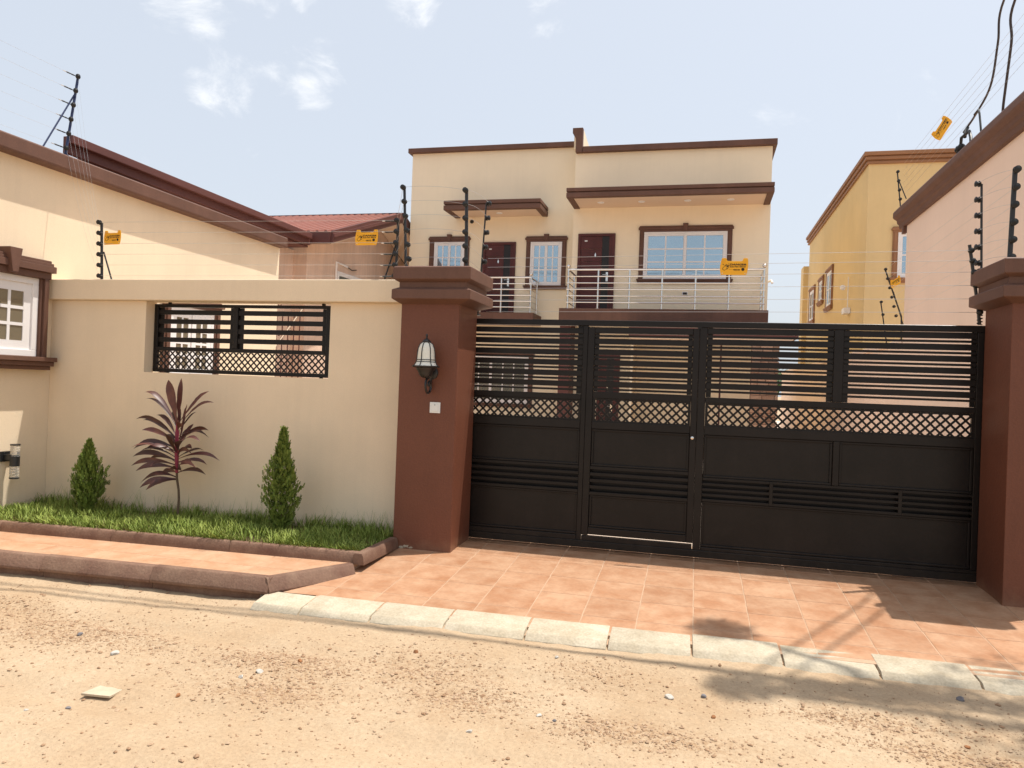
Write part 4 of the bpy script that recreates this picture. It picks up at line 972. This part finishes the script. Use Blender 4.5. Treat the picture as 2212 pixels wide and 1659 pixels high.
# ------------------------------------------------------------------ vegetation
# grass in the bed
V = []; F = []
def blade(x, y, h, wd, lean, az, z0=.03):
    o = len(V); dx, dy = math.cos(az), math.sin(az); px, py = -dy*wd, dx*wd
    for k, (t, ww) in enumerate(((0, 1), (.45, .8), (.8, .45))):
        bx = x+dx*lean*t*t; by = y+dy*lean*t*t; bz = z0+h*(t-.25*t*t*(lean/h if h else 0)*.5)
        V.append((bx-px*ww, by-py*ww, bz)); V.append((bx+px*ww, by+py*ww, bz))
    V.append((x+dx*lean, y+dy*lean, z0+h*(1-.12*(lean/h))))
    F.extend([(o, o+1, o+3, o+2), (o+2, o+3, o+5, o+4), (o+4, o+5, o+6)])
for i in range(13500):
    x = random.uniform(-6.49, -2.57); y0 = py_(x)+.06; y = random.uniform(y0, 6.29)
    c_ = vnoise(x*5, y*6, 9); h = (.052+.08*float(c_))*random.uniform(.5, 1.2)
    if float(vnoise(x*3.1, y*4.3, 21)) < .2 and random.random() < .7: continue
    if y > 6.1: h *= 1.35
    lean = h*random.uniform(.15, 1.0); az = random.uniform(0, 6.28)
    if y < y0+.10: az = random.uniform(-2.9, -.2); h *= 1.2; lean = h*random.uniform(.6, 1.35)
    blade(x, y, h, random.uniform(.0024, .0048), lean, az)
for cx in (-6.2, -6.05, -5.0, -4.8, -4.1, -3.9, -3.2, -3.0, -2.8, -2.65, -4.4, -5.3):     # taller weeds at the wall foot
    for k in range(26):
        blade(cx+random.gauss(0, .07), 6.2+random.uniform(-.05, .08), random.uniform(.12, .26), .0016, random.uniform(.02, .14), random.uniform(0, 6.28))
g = raw('grass', V, F, GRASS); tag(g, 'lush green grass filling the planting bed along the cream wall', 'grass', kind='stuff')

def cypress(loc, h, rmax, label, n, prof, sd):
    rnd = random.Random(sd)
    e = empty('cypress_shrub', loc, label, 'shrub', 'small cypress shrubs')
    O = Vector(loc)
    MB().tube([O+Vector((0, 0, -.05)), O+Vector((.005, 0, h*.3)), O+Vector((-.005, .005, h*.8))], [.014, .011, .004], 7).build('trunk', BARK, e, smooth=True)
    V = []; F = []
    def R_(t):
        for (a, ra), (b, rb) in zip(prof[:-1], prof[1:]):
            if a <= t <= b: return rmax*(ra+(rb-ra)*(t-a)/(b-a))
        return 0
    # flame-shaped sprays grouped in upright fans
    for i in range(n):
        t = rnd.random()**.9; az = rnd.random()*6.283
        lob = .80+.36*math.sin(az*3+t*7+sd)*.5+.34*math.sin(az*7+t*19+sd*2)*.5+rnd.gauss(0, .13)
        rad = R_(t)*(rnd.random()**.33)*lob
        p = Vector((math.cos(az)*rad, math.sin(az)*rad, t*h))
        upv = Vector((math.cos(az)*.28+rnd.gauss(0, .22), math.sin(az)*.28+rnd.gauss(0, .22), 1)).normalized()
        tan = upv.cross(Vector((rnd.gauss(0, 1), rnd.gauss(0, 1), rnd.gauss(0, .3)))).normalized()
        L_ = rnd.uniform(.018, .042)*(1.5 if rnd.random() < .06 else 1)*(.7+.4*(rad/(R_(t)+1e-4)))
        # one spray: stem with three pairs of scale twigs
        for s in range(3):
            q = p+upv*L_*s*.32
            for sg_ in (-1, 1):
                tip = q+upv*L_*.42+tan*sg_*L_*.28*(1-.25*s); o = len(V)
                nb = upv*L_*.10
                V.extend([tuple(q), tuple(q+tan*sg_*L_*.16+nb*.2), tuple(tip), tuple(q+nb*2.2)])
                F.append((o, o+1, o+2, o+3))
    cr = raw('foliage', V, F, CYP, e)
    return e
cypress((-5.63, 5.93, .05), .68, .155, 'short broad cypress shrub in the grass near the left house', 4600, [(0, .15), (.12, .5), (.25, .85), (.42, 1.0), (.6, .8), (.8, .38), (1, .02)], 3)
cypress((-3.56, 5.92, .05), .90, .155, 'tall narrow cypress shrub in the grass near the brown pillar', 5200, [(0, .2), (.1, .62), (.28, 1.0), (.5, .92), (.66, .68), (.74, .42), (.86, .30), (1, .05)], 5)

# cordyline
CB = Vector((-4.635, 5.95, .05))
CR = empty('cordyline_plant', CB, 'dark red leaved cordyline plant under the wall grille', 'plant')
def cw(px, py, d=0): return Vector((-4.635+(px-835)*.00143-(1050-py)*.000065, 5.95+d, .085+(1050-py)*.001415))
MB().tube([cw(835, 1075), cw(836, 1000), cw(842, 930), cw(840, 870), cw(828, 800), cw(826, 700)], [.013, .012, .011, .010, .011, .010], 9).build('stem', BARK, CR, smooth=True)
MB().tube([cw(826, 760), cw(826, 640), cw(828, 500), cw(830, 420)], [.014, .019, .016, .006], 9).build('crown_stem', CORDR, CR, smooth=True)
LV = [(820,420,780,135,31,-.03),(842,440,836,120,20,.05),(800,440,608,222,19,-.05),(800,460,530,265,9,.1),(860,440,1028,200,16,.08),(860,470,1135,265,14,-.06),
 (790,520,612,378,16,.1),(785,530,575,400,14,-.1),(790,540,540,410,17,.05),(860,480,935,428,22,-.12),(860,520,1015,513,12,.1),(840,590,1055,525,16,-.1),
 (790,600,568,595,20,-.12),(850,620,950,525,34,-.13),(850,650,995,575,28,-.1),(790,620,690,583,16,-.15),(790,640,535,635,15,.1),(780,660,615,615,16,-.12),
 (780,680,520,650,18,-.05),(780,690,535,685,12,.12),(780,710,527,708,17,-.08),(790,730,585,740,19,-.12),(860,670,1118,648,14,.05),(860,720,1000,672,22,-.1),
 (860,740,945,720,18,-.15),(820,790,580,825,21,-.05),(815,800,615,848,20,-.12),(815,805,687,857,24,-.16),(835,640,828,485,32,-.16),(830,740,885,705,26,-.2),
 (810,470,690,375,18,.14),(850,600,872,290,11,.06),(850,560,900,430,14,.1),(820,710,738,702,20,-.2),(830,560,700,505,16,.2),(840,540,960,470,16,.2),(835,660,930,610,18,.2),(825,640,720,640,16,.22),(835,600,780,470,17,.22),(840,690,960,700,14,.18),(826,520,790,330,14,.12),(826,600,640,520,15,.15),(826,640,600,580,15,-.2),(832,650,1040,600,14,-.18),(834,560,1000,470,15,.05),(822,560,650,470,16,-.15),(826,760,640,780,18,.1),(834,760,980,760,14,.12),(830,470,880,250,13,-.08),(822,500,720,300,15,.1),(832,700,1050,690,12,-.15),(838,500,900,350,13,.14)]
rl = random.Random(4)
for (bx, by, tx, ty, wd, d) in LV:
    b = cw(830+(bx-830)*.25, by, 0); tp = cw(tx, ty, d); dv = tp-b; ln = dv.length
    side = abs(tx-bx) > 60
    ctrl = b+dv*.5+Vector((0, 0, ln*(rl.uniform(.14, .32) if side else .03)))+Vector((0, d*.25, 0))
    axis_t = dv.normalized(); wv = axis_t.cross(Vector((rl.gauss(0, .35), -1, rl.gauss(.35, .35)))).normalized()
    if rl.random() < .35: wv = axis_t.cross(Vector((0, -.5, 1))).normalized()
    wm = max(wd, 11)*.00143*.98; n = 12; V = []; F = []
    for i in range(n+1):
        t = i/n; c_ = b*(1-t)**2+ctrl*2*t*(1-t)+tp*t*t
        s = (.24+.10*t if t < .12 else .24+.012+.78*math.sin(min(1, (t-.12)/.5)*math.pi/2)**1.2) if t < .66 else 1.0*(1-((t-.66)/.34)**1.7)
        ww = max(wm*min(s, 1.0), .0006)
        c_ = c_+Vector((rl.gauss(0, .0012), 0, -ln*.10*max(0, t-.6)**2*4))
        nrm = wv.cross(axis_t); fold = nrm*(-.28*ww)
        V += [tuple(c_-wv*ww-fold-CB), tuple(c_-CB), tuple(c_+wv*ww-fold-CB)]
    for i in range(n):
        o = i*3; F += [(o, o+1, o+4, o+3), (o+1, o+2, o+5, o+4)]
    raw('leaf', V, F, CORD, CR, smooth=True)

# unseen tree added right of view; leaf clumps placed to shade the kerb
TR = empty('unseen_shade_tree', (4.6, 5.0, -.2), 'unseen leafy tree added at the right to shade the kerb', 'tree')
TB = Vector((4.6, 5.0, -.2))
MB().tube([TB, (4.5, 5.05, 2), (4.35, 5.2, 4.2), (4.0, 5.4, 6.2)], [.16, .13, .11, .06], 10).build('trunk', BARK, TR, smooth=True)
limbs = [((4.4, 5.15, 3.8), (3.2, 5.4, 6.0), (2.35, 6.0, 6.7)), ((4.3, 5.2, 4.4), (3.6, 5.2, 6.2), (2.6, 5.4, 7.0)), ((4.2, 5.3, 5), (4.8, 5.8, 6.8), (5.3, 6.2, 7.4)), ((4.35, 5.2, 4.3), (4.4, 4.2, 6.2), (4.6, 3.6, 6.9)), ((4.0, 5.4, 6), (3.6, 5.6, 7.0), (3.2, 5.6, 7.6))]
for l in limbs: MB().tube(l, [.06, .04, .015], 7).build('limb', BARK, TR, smooth=True)
V = []; F = []; rt = random.Random(11)
for (c0, rx, ry, rz, n) in [((2.18, 6.08, 6.6), .20, .16, .22, 420), ((2.40, 5.42, 6.9), .20, .13, .25, 300), ((2.85, 5.50, 6.9), .38, .13, .3, 480), ((3.35, 5.60, 7.0), .45, .16, .35, 520), ((4.2, 5.5, 7.3), .9, .8, .7, 1600), ((5.2, 6.1, 7.3), .9, .8, .6, 1300), ((4.6, 3.8, 7.0), .8, .8, .6, 1200), ((5.0, 4.8, 8.0), 1, 1, .7, 1300)]:
    for i in range(n):
        d = Vector((rt.gauss(0, 1), rt.gauss(0, 1), rt.gauss(0, 1))).normalized()*rt.random()**.4
        p = Vector((c0[0]+d.x*rx, c0[1]+d.y*ry, c0[2]+d.z*rz)); a = Vector((rt.gauss(0, 1), rt.gauss(0, 1), rt.gauss(-.3, .5))).normalized(); b = a.orthogonal().normalized()
        L_ = rt.uniform(.06, .11); o = len(V)
        V += [tuple(p-TB), tuple(p+a*L_*.5+b*L_*.22-TB), tuple(p+a*L_-TB), tuple(p+a*L_*.5-b*L_*.22-TB)]; F.append((o, o+1, o+2, o+3))
raw('crown', V, F, LEAFT, TR)
# distant tree glimpsed between the houses
DT = empty('distant_tree', (2.6, 34, 0), 'small green tree far behind between the house and the yellow house', 'tree'); DB = Vector((2.6, 34, 0))
MB().tube([DB, (2.6, 34, 1.5), (2.65, 34.1, 2.3)], [.12, .09, .05], 8).build('trunk', BARK, DT, smooth=True)
V = []; F = []
for i in range(1500):
    d = Vector((rt.gauss(0, 1), rt.gauss(0, 1), rt.gauss(0, 1))).normalized()*rt.random()**.4
    p = Vector((2.6+d.x*1.1, 34+d.y*1.0, 2.1+d.z*.7)); a = Vector((rt.gauss(0, 1), rt.gauss(0, 1), rt.gauss(0, .5))).normalized(); b = a.orthogonal().normalized(); o = len(V)
    V += [tuple(p-DB), tuple(p+a*.1+b*.05-DB), tuple(p+a*.2-DB), tuple(p+a*.1-b*.05-DB)]; F.append((o, o+1, o+2, o+3))
raw('crown', V, F, LEAFT, DT)
